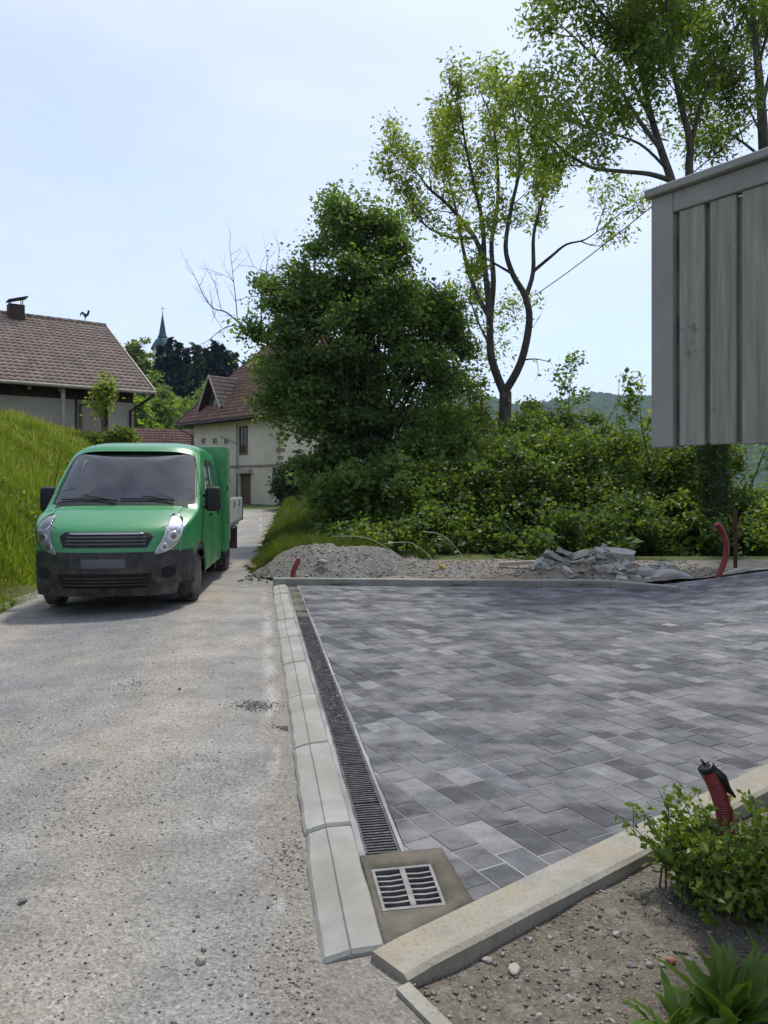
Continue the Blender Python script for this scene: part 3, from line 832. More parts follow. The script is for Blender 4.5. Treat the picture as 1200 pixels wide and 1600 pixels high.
# ------------------------------------------------------------------ the green pickup
M['van_paint'] = plain('van_paint', (0.030, 0.235, 0.075), 0.34, 0.0, 0.5, 0.35, 0.05)
M['van_black'] = rough_mat('van_black', [(0.3, (0.014, 0.014, 0.015)), (0.7, (0.026, 0.026, 0.027))], 8, 4, 0.6, 0.2, 0.002, 120)
M['rubber'] = rough_mat('rubber', [(0.3, (0.012, 0.012, 0.012)), (0.7, (0.03, 0.029, 0.027))], 10, 4, 0.85, 0.3, 0.003, 60)
M['tin'] = plain('tin', (0.45, 0.46, 0.46), 0.45, 0.6)
M['alu'] = rough_mat('alu', [(0.3, (0.42, 0.43, 0.42)), (0.7, (0.55, 0.56, 0.55))], 3, 4, 0.55, 0.0, metal=0.3)
M['windscreen'] = glass_mat('windscreen', (0.80, 0.85, 0.84), 2.2, 0.07)  # film raised to stand in for soft sky reflection
M['lamp_glass'] = glass_mat('lamp_glass', (0.93, 0.95, 0.96), 1.6, 0.10)
M['side_glass'] = glass_mat('side_glass', (0.55, 0.60, 0.59), 1.3, 0.03)
M['chrome'] = plain('chrome', (0.75, 0.76, 0.77), 0.15, 0.9)
M['amber'] = plain('amber', (0.5, 0.2, 0.03), 0.3)
M['cab_grey'] = plain('cab_grey', (0.10, 0.103, 0.108), 0.8)
M['seat_cloth'] = plain('seat_cloth', (0.085, 0.09, 0.10), 0.9)
M['white_paper'] = plain('white_paper', (0.7, 0.7, 0.68), 0.8)

def dusty(m, amount):
    nt = m.node_tree; b = nt.nodes['Principled BSDF']; src = b.inputs['Base Color'].links[0].from_socket
    tq = nt.nodes.new('ShaderNodeTexCoord'); sp = nt.nodes.new('ShaderNodeSeparateXYZ'); nt.links.new(tq.outputs['Object'], sp.inputs[0])
    mr = nt.nodes.new('ShaderNodeMapRange'); mr.inputs[1].default_value = 0.95; mr.inputs[2].default_value = 0.25; nt.links.new(sp.outputs['Z'], mr.inputs[0])
    n = noise_node(nt, 5, 6, 0.7); r = ramp(nt, n.outputs['Fac'], [(0.38, 0.0), (0.7, amount)])
    f = mixc(nt, 1.0, mr.outputs['Result'], r.outputs['Color'], 'MULTIPLY')
    n2 = noise_node(nt, 14, 5, 0.7); r2 = ramp(nt, n2.outputs['Fac'], [(0.55, 0.0), (0.8, 0.12)])
    f = mixc(nt, 1.0, f, r2.outputs['Color'], 'ADD')
    nt.links.new(mixc(nt, f, src, (0.25, 0.23, 0.19)), b.inputs['Base Color'])
    rr = ramp(nt, f, [(0.0, b.inputs['Roughness'].default_value), (0.5, 0.8)]); nt.links.new(rr.outputs['Color'], b.inputs['Roughness'])
dusty(M['van_paint'], 0.5); dusty(M['van_black'], 0.55); dusty(M['rubber'], 0.7)
VAN_ROT = R(5.5)
VAN_POS = Vector((-3.33, 8.95, 0)); VAN_POS.z = float(road_z(-3.4, 10.6)) - 0.005
van = empty('pickup_truck', VAN_POS, VAN_ROT, 'green crew cab pickup with black bumper parked on the gravel road', 'truck')
def vb(mb, name, mat, parent=None, weld=False):
    return mb.build(name, mat, parent or van, local=True, weld=weld)

ST = [  # centre y, z ; edge y, z
    (0.08, 0.22, 0.240, 0.24), (0.00, 0.40, 0.246, 0.42), (-0.02, 0.58, 0.255, 0.60), (0.025, 0.75, 0.272, 0.77), (0.085, 0.90, 0.305, 0.92),
    (0.165, 1.015, 0.355, 1.02), (0.34, 1.115, 0.49, 1.09), (0.62, 1.225, 0.72, 1.17), (0.88, 1.315, 1.00, 1.262),
    (1.24, 1.675, 1.37, 1.600), (1.60, 2.025, 1.74, 1.925), (1.82, 2.125, 1.92, 2.015), (2.25, 2.175, 2.28, 2.055), (2.85, 2.175, 2.86, 2.055), (3.3, 2.15, 3.3, 2.035)]
ST = np.array(ST)
def cr_eval(s):
    s = min(max(s, 0.0), len(ST) - 1.0001); i = int(s); f = s - i
    p0, p1, p2, p3 = ST[max(i - 1, 0)], ST[i], ST[min(i + 1, len(ST) - 1)], ST[min(i + 2, len(ST) - 1)]
    return 0.5 * (2 * p1 + (p2 - p0) * f + (2 * p0 - 5 * p1 + 4 * p2 - p3) * f * f + (3 * p1 - p0 - 3 * p2 + p3) * f ** 3)
def w_side(y, z):
    w = 0.985
    if y < 0.95: w -= 0.135 * ((0.95 - y) / 0.71) ** 2
    if z > 1.12: w -= 0.135 * ((z - 1.12) / 0.95) ** 1.5
    if z < 0.5: w -= 0.04 * ((0.5 - z) / 0.3) ** 2
    return w
def rib(s, t):
    yc, zc, ye, ze = cr_eval(s)
    a = abs(t)
    return Vector((t * w_side(ye, ze), yc + (ye - yc) * a ** 2.6, zc + (ze - zc) * a ** 6))
def sill(y):
    d = abs(y - 1.02)
    if d < 0.43: return max(0.36, 0.33 + math.sqrt(0.43 ** 2 - d * d))
    return 0.36
WS0, WS1, WT = 8.0, 10.0, 0.95
svals = sorted(set([i / 6 for i in range(0, 14 * 6 + 1)] + [8.0, 10.0]))
tvals = sorted(set([i / 20 for i in range(-20, 21)] + [-0.975, 0.975]))
WIN_A = [(1.56, 1.32), (1.93, 1.86), (2.14, 1.90), (2.14, 1.28), (1.60, 1.26)]
WIN_B = [(2.32, 1.28), (2.32, 1.90), (2.86, 1.90), (2.98, 1.80), (2.98, 1.28)]
def inside(p, poly):
    r = False
    for i in range(len(poly)):
        a, b = poly[i], poly[i - 1]
        if (a[1] > p[1]) != (b[1] > p[1]) and p[0] < (b[0] - a[0]) * (p[1] - a[1]) / (b[1] - a[1]) + a[0]: r = not r
    return r
body, bumper, door_f, door_r = MB(), MB(), {-1: MB(), 1: MB()}, {-1: MB(), 1: MB()}
bvh_v, bvh_f = [], []
def put(q, side=0):
    c = sum(q, Vector()) / 4
    if c.z < 0.755 and c.y < 0.62: t = bumper
    elif side and 1.22 < c.y < 2.18 and c.z < 1.98: t = door_f[side]
    elif side and 2.24 < c.y < 3.02 and c.z < 1.98: t = door_r[side]
    else: t = body
    if not (side and (inside((c.y, c.z), WIN_A) or inside((c.y, c.z), WIN_B))): t.add(q, [(0, 1, 2, 3)], True)
    n = len(bvh_v); bvh_v.extend(q); bvh_f.append((n, n + 1, n + 2, n + 3))
for i in range(len(svals) - 1):
    for j in range(len(tvals) - 1):
        s0, s1, t0, t1 = svals[i], svals[i + 1], tvals[j], tvals[j + 1]
        if s0 >= WS0 - 1e-6 and s1 <= WS1 + 1e-6 and t0 >= -WT - 1e-6 and t1 <= WT + 1e-6: continue
        put([rib(s0, t0), rib(s0, t1), rib(s1, t1), rib(s1, t0)])
NR = 26
for sg in (-1, 1):
    for i in range(len(svals) - 1):
        cols = []
        for s_ in (svals[i], svals[i + 1]):
            e = rib(s_, 1.0)
            zs = sill(e.y)
            zs = min(zs, e.z)
            cols.append([Vector((sg * w_side(e.y, e.z + (zs - e.z) * k / NR), e.y, e.z + (zs - e.z) * k / NR)) for k in range(NR + 1)])
        for k in range(NR):
            q = [cols[0][k], cols[1][k], cols[1][k + 1], cols[0][k + 1]]
            if sg > 0: q.reverse()
            put(q, sg)
# rear wall of the cab
rear = MB(); pr = []
for k in range(NR + 1):
    e = rib(14, 1.0); z = e.z + (0.36 - e.z) * k / NR
    pr.append(Vector((w_side(3.3, z), 3.3, z)))
top = [rib(14, t) for t in tvals]
ring = [Vector((-p.x, p.y, p.z)) for p in reversed(pr)] + top[1:-1] + pr
rear.add(ring, [tuple(range(len(ring)))]); body.add(ring, [tuple(range(len(ring) - 1, -1, -1))])
bvh = BVHTree.FromPolygons(bvh_v, bvh_f)
# paint border with rounded corners, seal and screen
def rr_curve(hs, ht, rs, rt, n=26):
    pts = []
    for ci, (sx, sy) in enumerate(((1, 1), (-1, 1), (-1, -1), (1, -1))):
        for k in range(n):
            a = math.pi / 2 * (ci + k / (n - 1))
            pts.append(((hs - rs) * sx + rs * math.cos(a), (ht - rt) * sy + rt * math.sin(a)))
    return pts
hs0, ht0 = (WS1 - WS0) / 2, WT
sc = (WS0 + WS1) / 2
def rect_pt(ds, dt):
    k = max(abs(ds) / hs0, abs(dt) / ht0)
    return ds / k, dt / k
ringA = rr_curve(0.985, 0.938, 0.17, 0.09); ringB = rr_curve(0.935, 0.905, 0.17, 0.09)
outer = [rect_pt(*p) for p in ringA]
# keep the rectangle's corners: add corner vertices by snapping the closest samples
for sx in (1, -1):
    for sy in (1, -1):
        k = min(range(len(outer)), key=lambda i: (outer[i][0] - sx * hs0) ** 2 + ((outer[i][1] - sy * ht0) * 1.2) ** 2)
        outer[k] = (sx * hs0, sy * ht0)
def ring_faces(mb, A, B, off=0.0):
    n = len(A)
    vs = [rib(sc + a, b) for a, b in A] + [rib(sc + a, b) for a, b in B]
    mb.add(vs, [(n + i, n + (i + 1) % n, (i + 1) % n, i) for i in range(n)], True)
ring_faces(body, outer, ringA)
seal = MB(); ring_faces(seal, ringA, ringB)
glass = MB(); prev = ringB
for f in (0.85, 0.65, 0.45, 0.25, 0.08):
    nxt = [(a * f, b * f) for a, b in ringB]; ring_faces(glass, prev, nxt); prev = nxt
n = len(prev); glass.add([rib(sc + a, b) for a, b in prev], [tuple(range(n - 1, -1, -1))], True)
if (glass.v and (Vector(glass.v[glass.f[0][1]]) - Vector(glass.v[glass.f[0][0]])).cross(Vector(glass.v[glass.f[0][2]]) - Vector(glass.v[glass.f[0][0]])).y > 0): glass.f = [tuple(reversed(f)) for f in glass.f]
b_obj = vb(body, 'body', M['van_paint'], weld=True)
vb(bumper, 'bumper', M['van_black'], weld=True)
for sg in (-1, 1):
    d1 = vb(door_f[sg], 'door', M['van_paint'], weld=True); d2 = vb(door_r[sg], 'door', M['van_paint'], weld=True)
    door_f[sg] = d1; door_r[sg] = d2
vb(seal, 'windscreen_seal', M['van_black'], weld=True)
vb(glass, 'windscreen', M['windscreen'], weld=True)

def project(poly, axis, off, name, mat, parent=None, dens=0.02, thick=0.0, hole=None):
    """Lay a polygon (front: x,z ; side: y,z) onto the body as a panel following its curvature."""
    pts = [Vector((p[0], p[1])) for p in poly]
    cx = sum((p for p in pts), Vector((0, 0))) / len(pts)
    per = []
    for i in range(len(pts)):
        a, b = pts[i], pts[(i + 1) % len(pts)]
        m = max(1, int((b - a).length / dens))
        for k in range(m): per.append(a.lerp(b, k / m))
    fr = [1.0, 0.97, 0.8, 0.6, 0.4, 0.2, 0.02] if hole is None else [1.0, 0.98, (1 + hole) / 2, hole]
    vs = []
    for fi, f in enumerate(fr):
        for p in per:
            q = cx + (p - cx) * f
            if axis == 'front': o_, d_ = Vector((q.x, -3, q.y)), Vector((0, 1, 0))
            else: o_, d_ = Vector((axis * 3, q.x, q.y)), Vector((-axis, 0, 0))
            h, nrm, _, _ = bvh.ray_cast(o_, d_)
            if h is None: h, nrm, _, _ = bvh.find_nearest(o_ + d_ * 2.9)
            if nrm.dot(d_) > 0: nrm = -nrm
            e = -0.004 if fi == 0 else off + thick * (1 - f * f)
            vs.append(h + nrm * e)
    m = len(per); fs = []
    for i in range(len(fr) - 1):
        for k in range(m): fs.append((i * m + k, i * m + (k + 1) % m, (i + 1) * m + (k + 1) % m, (i + 1) * m + k))
    if hole is None: fs.append(tuple((len(fr) - 1) * m + k for k in range(m)))
    mb = MB(); mb.add(vs, fs, True)
    return vb(mb, name, mat, parent)

def smooth_poly(poly, it=2):
    for _ in range(it):
        out = []
        for i in range(len(poly)):
            a, b = poly[i], poly[(i + 1) % len(poly)]
            out += [(a[0] * .75 + b[0] * .25, a[1] * .75 + b[1] * .25), (a[0] * .25 + b[0] * .75, a[1] * .25 + b[1] * .75)]
        poly = out
    return poly
# head lamps: tall leaf-shaped, wrapping the corner
for sg in (-1, 1):
    P_ = [(0.70, 1.19), (0.80, 1.175), (0.865, 1.10), (0.875, 0.98), (0.83, 0.84), (0.72, 0.745), (0.57, 0.705), (0.575, 0.76), (0.66, 0.90), (0.69, 1.06)]
    P_ = smooth_poly(P_, 1)
    hl = project([(sg * x, z) for x, z in P_], 'front', 0.004, 'headlight', M['tin'])
    for (x, z, r) in ((0.765, 1.06, 0.058), (0.775, 0.92, 0.068), (0.68, 0.80, 0.05)):
        circ = [(sg * (x + r * math.cos(a)), z + r * math.sin(a)) for a in [2 * math.pi * k / 14 for k in range(14)]]
        project(circ, 'front', 0.010, 'reflector', M['chrome'], hl)
        circ = [(sg * (x + r * .45 * math.cos(a)), z + r * .45 * math.sin(a)) for a in [2 * math.pi * k / 10 for k in range(10)]]
        project(circ, 'front', 0.016, 'bulb', M['cab_grey'], hl)
    project([(sg * x, z) for x, z in P_], 'front', 0.022, 'lens', M['lamp_glass'], hl, thick=0.012)
# grille, slats, intake, emblem (a plain disc), fog recesses
gr = project([(-0.50, 0.99), (0.50, 0.99), (0.56, 0.93), (0.50, 0.80), (-0.50, 0.80), (-0.56, 0.93)], 'front', 0.004, 'grille', M['van_black'])
for z in (0.835, 0.875, 0.915):
    project([(-0.47, z), (0.47, z), (0.47, z + 0.014), (-0.47, z + 0.014)], 'front', 0.014, 'slat', M['cab_grey'], gr)
project([(-0.44, 0.955), (0.44, 0.955), (0.44, 0.972), (-0.44, 0.972)], 'front', 0.014, 'chrome_bar', M['tin'], gr)
iv = project([(-0.56, 0.50), (0.56, 0.50), (0.50, 0.32), (-0.50, 0.32)], 'front', 0.004, 'air_intake', M['pit'])
for z in (0.36, 0.40, 0.44): project([(-0.5, z), (0.5, z), (0.5, z + 0.012), (-0.5, z + 0.012)], 'front', 0.012, 'slat', M['van_black'], iv)
project([(-0.26, 0.56), (0.26, 0.56), (0.26, 0.67), (-0.26, 0.67)], 'front', 0.010, 'plate_holder', M['cab_grey'])
for sg in (-1, 1):
    project(smooth_poly([(sg * 0.64, 0.56), (sg * 0.80, 0.58), (sg * 0.82, 0.44), (sg * 0.66, 0.42)]), 'front', 0.005, 'fog_lamp_recess', M['pit'])
# bonnet shut line
for sg in (-1, 1):
    mb = MB(); pts = []
    for k in range(20):
        s_ = 5.1 + 2.8 * k / 19; t = sg * (0.80 - 0.0 * k) if k > 4 else sg * (0.70 + 0.025 * k)
        pts.append(rib(s_, t) + Vector((0, 0, 0.0)))
    mb.tube(pts, 0.004, 5); vb(mb, 'bonnet_seam', M['van_black'])
# cowl and wipers
mb = MB(); vs = []
for k in range(25):
    t = -0.86 + 1.72 * k / 24
    vs += [rib(7.86, t) + Vector((0, -0.002, 0.006)), rib(8.12, t) + Vector((0, -0.004, 0.012))]
mb.add(vs, [(2 * k, 2 * k + 2, 2 * k + 3, 2 * k + 1) for k in range(24)], True); vb(mb, 'cowl', M['van_black'])
for t0, t1, s1 in ((-0.05, -0.80, 8.30), (0.68, -0.02, 8.28)):
    mb = MB()
    off = Vector((0, -0.03, 0.02))
    mb.tube([rib(8.06, t0) + off, rib(8.2, t0 + (t1 - t0) * .35) + off, rib(s1 - 0.02, t0 + (t1 - t0) * .6) + off], [0.012, 0.010, 0.008], 6)
    w = vb(mb, 'wiper', M['van_black'])
    mb = MB(); mb.tube([rib(8.10, t0 + (t1 - t0) * .12) + off * .8, rib(8.17, t0 + (t1 - t0) * .55) + off * .8, rib(s1 - 0.12, t1) + off * .8], 0.009, 6)
    vb(mb, 'blade', M['rubber'], w)
# side windows
for sg in (-1, 1):
    for P_, dr in ((WIN_A, door_f[sg]), (WIN_B, door_r[sg])):
        q = smooth_poly(P_, 2)
        cx = sum(p[0] for p in q) / len(q); cz = sum(p[1] for p in q) / len(q)
        big = [(cx + (a - cx) * 1.13, cz + (b - cz) * 1.09) for a, b in q]
        w = project(big, sg, 0.006, 'window_seal', M['van_black'], dr, hole=0.80)
        q = [(cx + (a - cx) * .93, cz + (b - cz) * .94) for a, b in q]
        project(q, sg, 0.009, 'window', M['side_glass'], dr)
    for y in (2.02, 2.90):
        mb = MB(); x = w_side(y, 1.12)
        mb.box((sg * (x + 0.015), y, 1.13), (0.03, 0.17, 0.035), ch=0.008); vb(mb, 'handle', M['van_black'], door_f[sg] if y < 2.2 else door_r[sg])
    for y in (1.21, 2.21, 3.03):
        mb = MB(); mb.tube([(sg * (w_side(y, z) + 0.001), y, z) for z in np.linspace(max(0.40, sill(y) + .02), 1.97, 18)], 0.0045, 5); vb(mb, 'door_seam', M['van_black'])
    # rub strip and arch lip
    mb = MB()
    vs = []
    for k in range(25):
        a = math.pi * k / 24
        y = 1.02 - 0.43 * math.cos(a); z = 0.34 + 0.43 * math.sin(a); y2 = 1.02 - 0.49 * math.cos(a); z2 = 0.34 + 0.49 * math.sin(a)
        vs += [(sg * (w_side(y, z) + 0.002), y, z), (sg * (w_side(y2, z2) + 0.012), y2, z2), (sg * (w_side(y2, z2) - 0.01), y2 , z2 + .004)]
    mb.add(vs, [(3 * k + j, 3 * k + j + 1, 3 * k + j + 4, 3 * k + j + 3) for k in range(24) for j in range(2)], True)
    vb(mb, 'wheel_arch_trim', M['van_black'])
    # mirror
    mx_ = sg * 1.10
    mb = MB()
    bm = bmesh.new(); bmesh.ops.create_cube(bm, size=1)
    for v in bm.verts: v.co = Vector((v.co.x * 0.21, v.co.y * 0.13, v.co.z * 0.34))
    bmesh.ops.bevel(bm, geom=bm.edges[:], offset=0.05, segments=4, affect='EDGES', profile=0.5)
    bm.verts.index_update()
    mb.add([v.co + Vector((mx_, 1.44, 1.36)) for v in bm.verts], [[v.index for v in f.verts] for f in bm.faces], True); bm.free()
    mr = vb(mb, 'mirror', M['van_black'])
    for z in (1.26, 1.42):
        mb = MB(); mb.tube([(sg * 0.90, 1.50, z - .02), (sg * 1.03, 1.46, z)], 0.028, 8); vb(mb, 'mirror_arm', M['van_black'], mr)
    mb = MB(); mb.box((mx_, 1.512, 1.39), (0.17, 0.006, 0.20)); vb(mb, 'mirror_glass', M['chrome'], mr)

# cab interior
mb = MB(); mb.box((0, 2.1, 0.62), (1.72, 2.3, 0.04)); mb.box((0, 3.2, 1.3), (1.6, 0.03, 1.3)); vb(mb, 'cab_floor', M['cab_grey'])
mb = MB(); mb.box((0, 1.10, 1.17), (1.72, 0.46, 0.22), ch=0.05); mb.box((0.42, 1.16, 1.29), (0.42, 0.28, 0.09), ch=0.03); vb(mb, 'dashboard', M['cab_grey'])
sw = MB(); c = Vector((0.44, 1.45, 1.27)); ax = Vector((0, -0.55, -0.83)).normalized()
u_ = Vector((1, 0, 0)); v_ = ax.cross(u_)
sw.tube([c + (u_ * math.cos(a) + v_ * math.sin(a)) * 0.20 for a in [2 * math.pi * k / 24 for k in range(25)]], 0.014, 6, caps=False)
for a in (0, math.pi, math.pi * 1.5): sw.tube([c, c + (u_ * math.cos(a) + v_ * math.sin(a)) * 0.2], 0.012, 5)
sw.tube([c, c + ax * 0.3], 0.03, 6); vb(sw, 'steering_wheel', M['van_black'])
for x, y in ((-0.50, 1.95), (-0.02, 1.95), (0.46, 1.95), (-0.5, 2.85), (0, 2.85), (0.5, 2.85)):
    mb = MB(); mb.box((x, y - 0.1, 0.86), (0.45, 0.48, 0.16), ch=0.05)
    mb.box((x, y + 0.18, 1.18), (0.44, 0.13, 0.62), rot=Matrix.Rotation(R(-10), 3, 'X'), ch=0.05)
    mb.box((x, y + 0.25, 1.58), (0.26, 0.09, 0.18), ch=0.04)
    vb(mb, 'seat', M['seat_cloth'])
mb = MB(); mb.box((0, 1.60, 1.93), (0.24, 0.03, 0.07), ch=0.01); vb(mb, 'rear_view_mirror', M['van_black'])
mb = MB(); mb.box((-0.45, 1.05, 1.292), (0.28, 0.2, 0.006), rot=Matrix.Rotation(R(6), 3, 'X')); vb(mb, 'dash_paper', M['white_paper'])
mb = MB(); mb.lathe([(0.014, 0), (0.012, 0.02), (0.004, 0.05)], 8, Matrix.Translation((-0.62, 1.92, 2.10))); vb(mb, 'roof_aerial', M['van_black'])

# chassis, wheels
mb = MB()
for x in (-0.42, 0.42): mb.box((x, 3.4, 0.50), (0.09, 5.0, 0.16))
for y in (0.5, 1.9, 3.6, 4.6, 5.9): mb.box((0, y, 0.50), (0.8, 0.1, 0.1))
mb.box((0, 1.9, 0.42), (1.5, 2.6, 0.06))
for y in (1.02, 4.62): mb.tube([(-0.8, y, 0.34), (0.8, y, 0.34)], 0.05, 8)
mb.box((0.6, 3.55, 0.50), (0.35, 0.6, 0.3), ch=0.03)
vb(mb, 'chassis', M['van_black'])
def wheel(x, y, w=0.225, r=0.34):
    sg = 1 if x > 0 else -1
    mt = Matrix.Translation((x, y, r)) @ Matrix.Rotation(R(90) * sg, 4, 'Y')
    mb = MB()
    mb.lathe([(0.20, -w / 2), (r - 0.05, -w / 2), (r - 0.012, -w / 2 + 0.03), (r, -w / 2 + 0.06), (r, w / 2 - 0.06), (r - 0.012, w / 2 - 0.03), (r - 0.05, w / 2), (0.20, w / 2)], 36, mt)
    for k in range(36):     # tread blocks
        a = 2 * math.pi * k / 36
        for h in (-0.06, 0.0, 0.06):
            rot = Matrix.Rotation(a + h, 4, 'Z')
            mm = mt @ rot
            p = [mm @ Vector((r - 0.004 + dx, dy, h + dz)) for dx in (0, 0.010) for dy, dz in ((-0.018, -0.022), (0.018, -0.022), (0.018, 0.022), (-0.018, 0.022))]
            mb.hexa(p)
    wh = vb(mb, 'wheel', M['rubber'])
    mb = MB(); mb.lathe([(0.205, -w / 2 + 0.02), (0.21, w / 2 - 0.01), (0.19, w / 2), (0.17, w / 2 - 0.04), (0.08, w / 2 - 0.05), (0.07, w / 2 - 0.01), (0.02, w / 2)], 24, mt); vb(mb, 'rim', M['tin'], wh)
    return wh
wheel(-0.845, 1.02); wheel(0.845, 1.02)
for x in (-0.86, 0.86, -0.6, 0.6): wheel(x, 4.62, 0.20)
# load bed: tall green tool box behind the cab, dropsides, lamps
mb = MB(); mb.box((0, 3.64, 1.32), (2.12, 0.52, 1.72), ch=0.015)
tb = vb(mb, 'tool_box', M['van_paint'])
for sg in (-1, 1):
    mb = MB(); mb.box((sg * 1.063, 3.66, 1.52), (0.008, 0.40, 1.15), ch=0.003); vb(mb, 'box_door', M['van_paint'], tb)
    mb = MB(); mb.box((sg * 1.05, 3.915, 1.42), (0.045, 0.03, 1.62)); vb(mb, 'corner_post', M['alu'], tb)
mb = MB(); mb.box((1.072, 3.54, 1.5), (0.012, 0.05, 0.09), ch=0.003); vb(mb, 'latch', M['van_black'], tb)
mb = MB(); mb.box((0, 5.1, 0.86), (2.10, 2.30, 0.05)); mb.box((0, 5.1, 0.80), (2.0, 2.2, 0.06)); vb(mb, 'bed_floor', M['alu'])
for sg in (-1, 1):
    mb = MB()
    mb.box((sg * 1.056, 5.09, 1.10), (0.02, 2.27, 0.42))
    for k in range(3): mb.box((sg * 1.058, 5.09, 0.955 + k * 0.142), (0.026, 2.28, 0.136), ch=0.006)
    ds = vb(mb, 'dropside', M['alu'])
    for y in (4.6, 5.6):
        mb = MB(); mb.box((sg * 1.076, y, 1.2), (0.012, 0.06, 0.12), ch=0.003); vb(mb, 'hinge', M['van_black'], ds)
    mb = MB(); mb.box((sg * 1.058, 6.25, 1.10), (0.05, 0.05, 0.50), ch=0.008); vb(mb, 'corner_post', M['van_black'])
    mb = MB(); mb.box((sg * 0.95, 4.62, 0.78), (0.26, 0.80, 0.03), ch=0.008); mb.box((sg * 0.95, 5.06, 0.58), (0.26, 0.02, 0.42)); vb(mb, 'mudguard', M['van_black'])
    mb = MB(); mb.box((sg * 1.0, 4.05, 0.55), (0.04, 0.5, 0.24), ch=0.01); vb(mb, 'side_guard', M['alu'])
mb = MB()
for k in range(3): mb.box((0, 6.25, 0.955 + k * 0.142), (2.04, 0.026, 0.136), ch=0.006)
vb(mb, 'tailboard', M['alu'])
# ------------------------------------------------------------------ tiled roofs
def tile_mat(name, stops):
    m, nt, b = new_mat(name)
    n = noise_node(nt, 1.6, 6, 0.7)
    c = ramp(nt, n.outputs['Fac'], stops).outputs['Color']
    a = nt.nodes.new('ShaderNodeAttribute'); a.attribute_name = 'tone'
    r = ramp(nt, a.outputs['Fac'], [(0, 0.84), (0.5, 1.0), (1, 1.14)])
    nt.links.new(mixc(nt, 1.0, c, r.outputs['Color'], 'MULTIPLY'), b.inputs['Base Color'])
    b.inputs['Roughness'].default_value = 0.85
    return m
M['tile_brown'] = tile_mat('tile_brown', [(0.3, (0.20, 0.145, 0.115)), (0.5, (0.24, 0.18, 0.145)), (0.7, (0.285, 0.22, 0.18))])
M['tile_red'] = tile_mat('tile_red', [(0.3, (0.14, 0.07, 0.052)), (0.5, (0.19, 0.10, 0.075)), (0.7, (0.25, 0.15, 0.115))])
M['render_beige'] = rough_mat('render_beige', [(0.3, (0.42, 0.38, 0.32)), (0.7, (0.52, 0.48, 0.42))], 1.5, 6, 0.9, 0.4, 0.01, 20, big=(0.6, (0.36, 0.33, 0.28), 0.6))
M['render_cream'] = rough_mat('render_cream', [(0.3, (0.64, 0.58, 0.44)), (0.7, (0.76, 0.70, 0.55))], 1.2, 6, 0.9, 0.3, 0.01, 20, big=(0.5, (0.56, 0.51, 0.40), 0.6))
M['wood_dark'] = rough_mat('wood_dark', [(0.3, (0.03, 0.022, 0.016)), (0.7, (0.07, 0.05, 0.036))], 4, 5, 0.8, 0.3, 0.01, 20)
M['wood_brown'] = rough_mat('wood_brown', [(0.3, (0.11, 0.065, 0.035)), (0.7, (0.20, 0.13, 0.08))], 4, 5, 0.8, 0.3, 0.01, 20)
M['wood_pale'] = rough_mat('wood_pale', [(0.3, (0.30, 0.26, 0.21)), (0.7, (0.45, 0.40, 0.33))], 4, 5, 0.8, 0.3, 0.01, 20)
M['pane'] = plain('pane', (0.02, 0.022, 0.025), 0.06, 0.0, 0.6)
M['metal_grey'] = plain('metal_grey', (0.25, 0.25, 0.25), 0.5, 0.4)
M['copper'] = rough_mat('copper', [(0.3, (0.035, 0.075, 0.085)), (0.7, (0.06, 0.12, 0.125))], 0.8, 5, 0.7, 0.0)
M['iron_black'] = plain('iron_black', (0.015, 0.015, 0.016), 0.6)
M['quoin'] = rough_mat('quoin', [(0.3, (0.22, 0.15, 0.09)), (0.7, (0.32, 0.23, 0.15))], 3, 4, 0.9, 0.0)

def tiles(name, E, U, V, L, lo, hi, mat, parent, row=0.34, tw=0.25):
    """Rows of overlapping profiled tiles. E: eave start, U: along the eave, V: up the slope (unit), L: slope length,
    lo(v), hi(v): extent along U at height v on the slope."""
    Nn = U.cross(V).normalized()
    if Nn.z < 0: Nn = -Nn
    sub = 4
    verts, faces, tone = [], [], []
    nrow = int(L / row + 0.999)
    for r in range(nrow):
        v0 = r * row; v1 = min(L, v0 + row * 1.04)
        a0, b0 = lo(v0), hi(v0); a1, b1 = lo(v1), hi(v1)
        a, b = min(a0, a1), max(b0, b1)
        k0, k1 = math.floor(a / tw), math.ceil(b / tw)
        for k in range(k0, k1):
            t = random.random()
            dl = random.uniform(-0.004, 0.004)
            base = len(verts)
            for j in range(sub + 1):
                u = (k + j / sub) * tw
                h = 0.022 * math.sin(2 * math.pi * j / sub) + 0.012
                ub = min(max(u, a0), b0); ut = min(max(u, a1), b1)
                verts.append(E + U * ub + V * v0 + Nn * (h + 0.002))
                verts.append(E + U * ub + V * v0 + Nn * (h + 0.040 + dl))
                verts.append(E + U * ut + V * v1 + Nn * (h + 0.004))
                tone += [t, t, t]
            for j in range(sub):
                p = base + 3 * j
                faces.append((p, p + 3, p + 4, p + 1)); faces.append((p + 1, p + 4, p + 5, p + 2))
    return np_mesh(name, np.array([tuple(v) for v in verts]), np.array(faces), mat, parent, smooth=False, attr=np.array(tone))

Z = Vector((0, 0, 1))
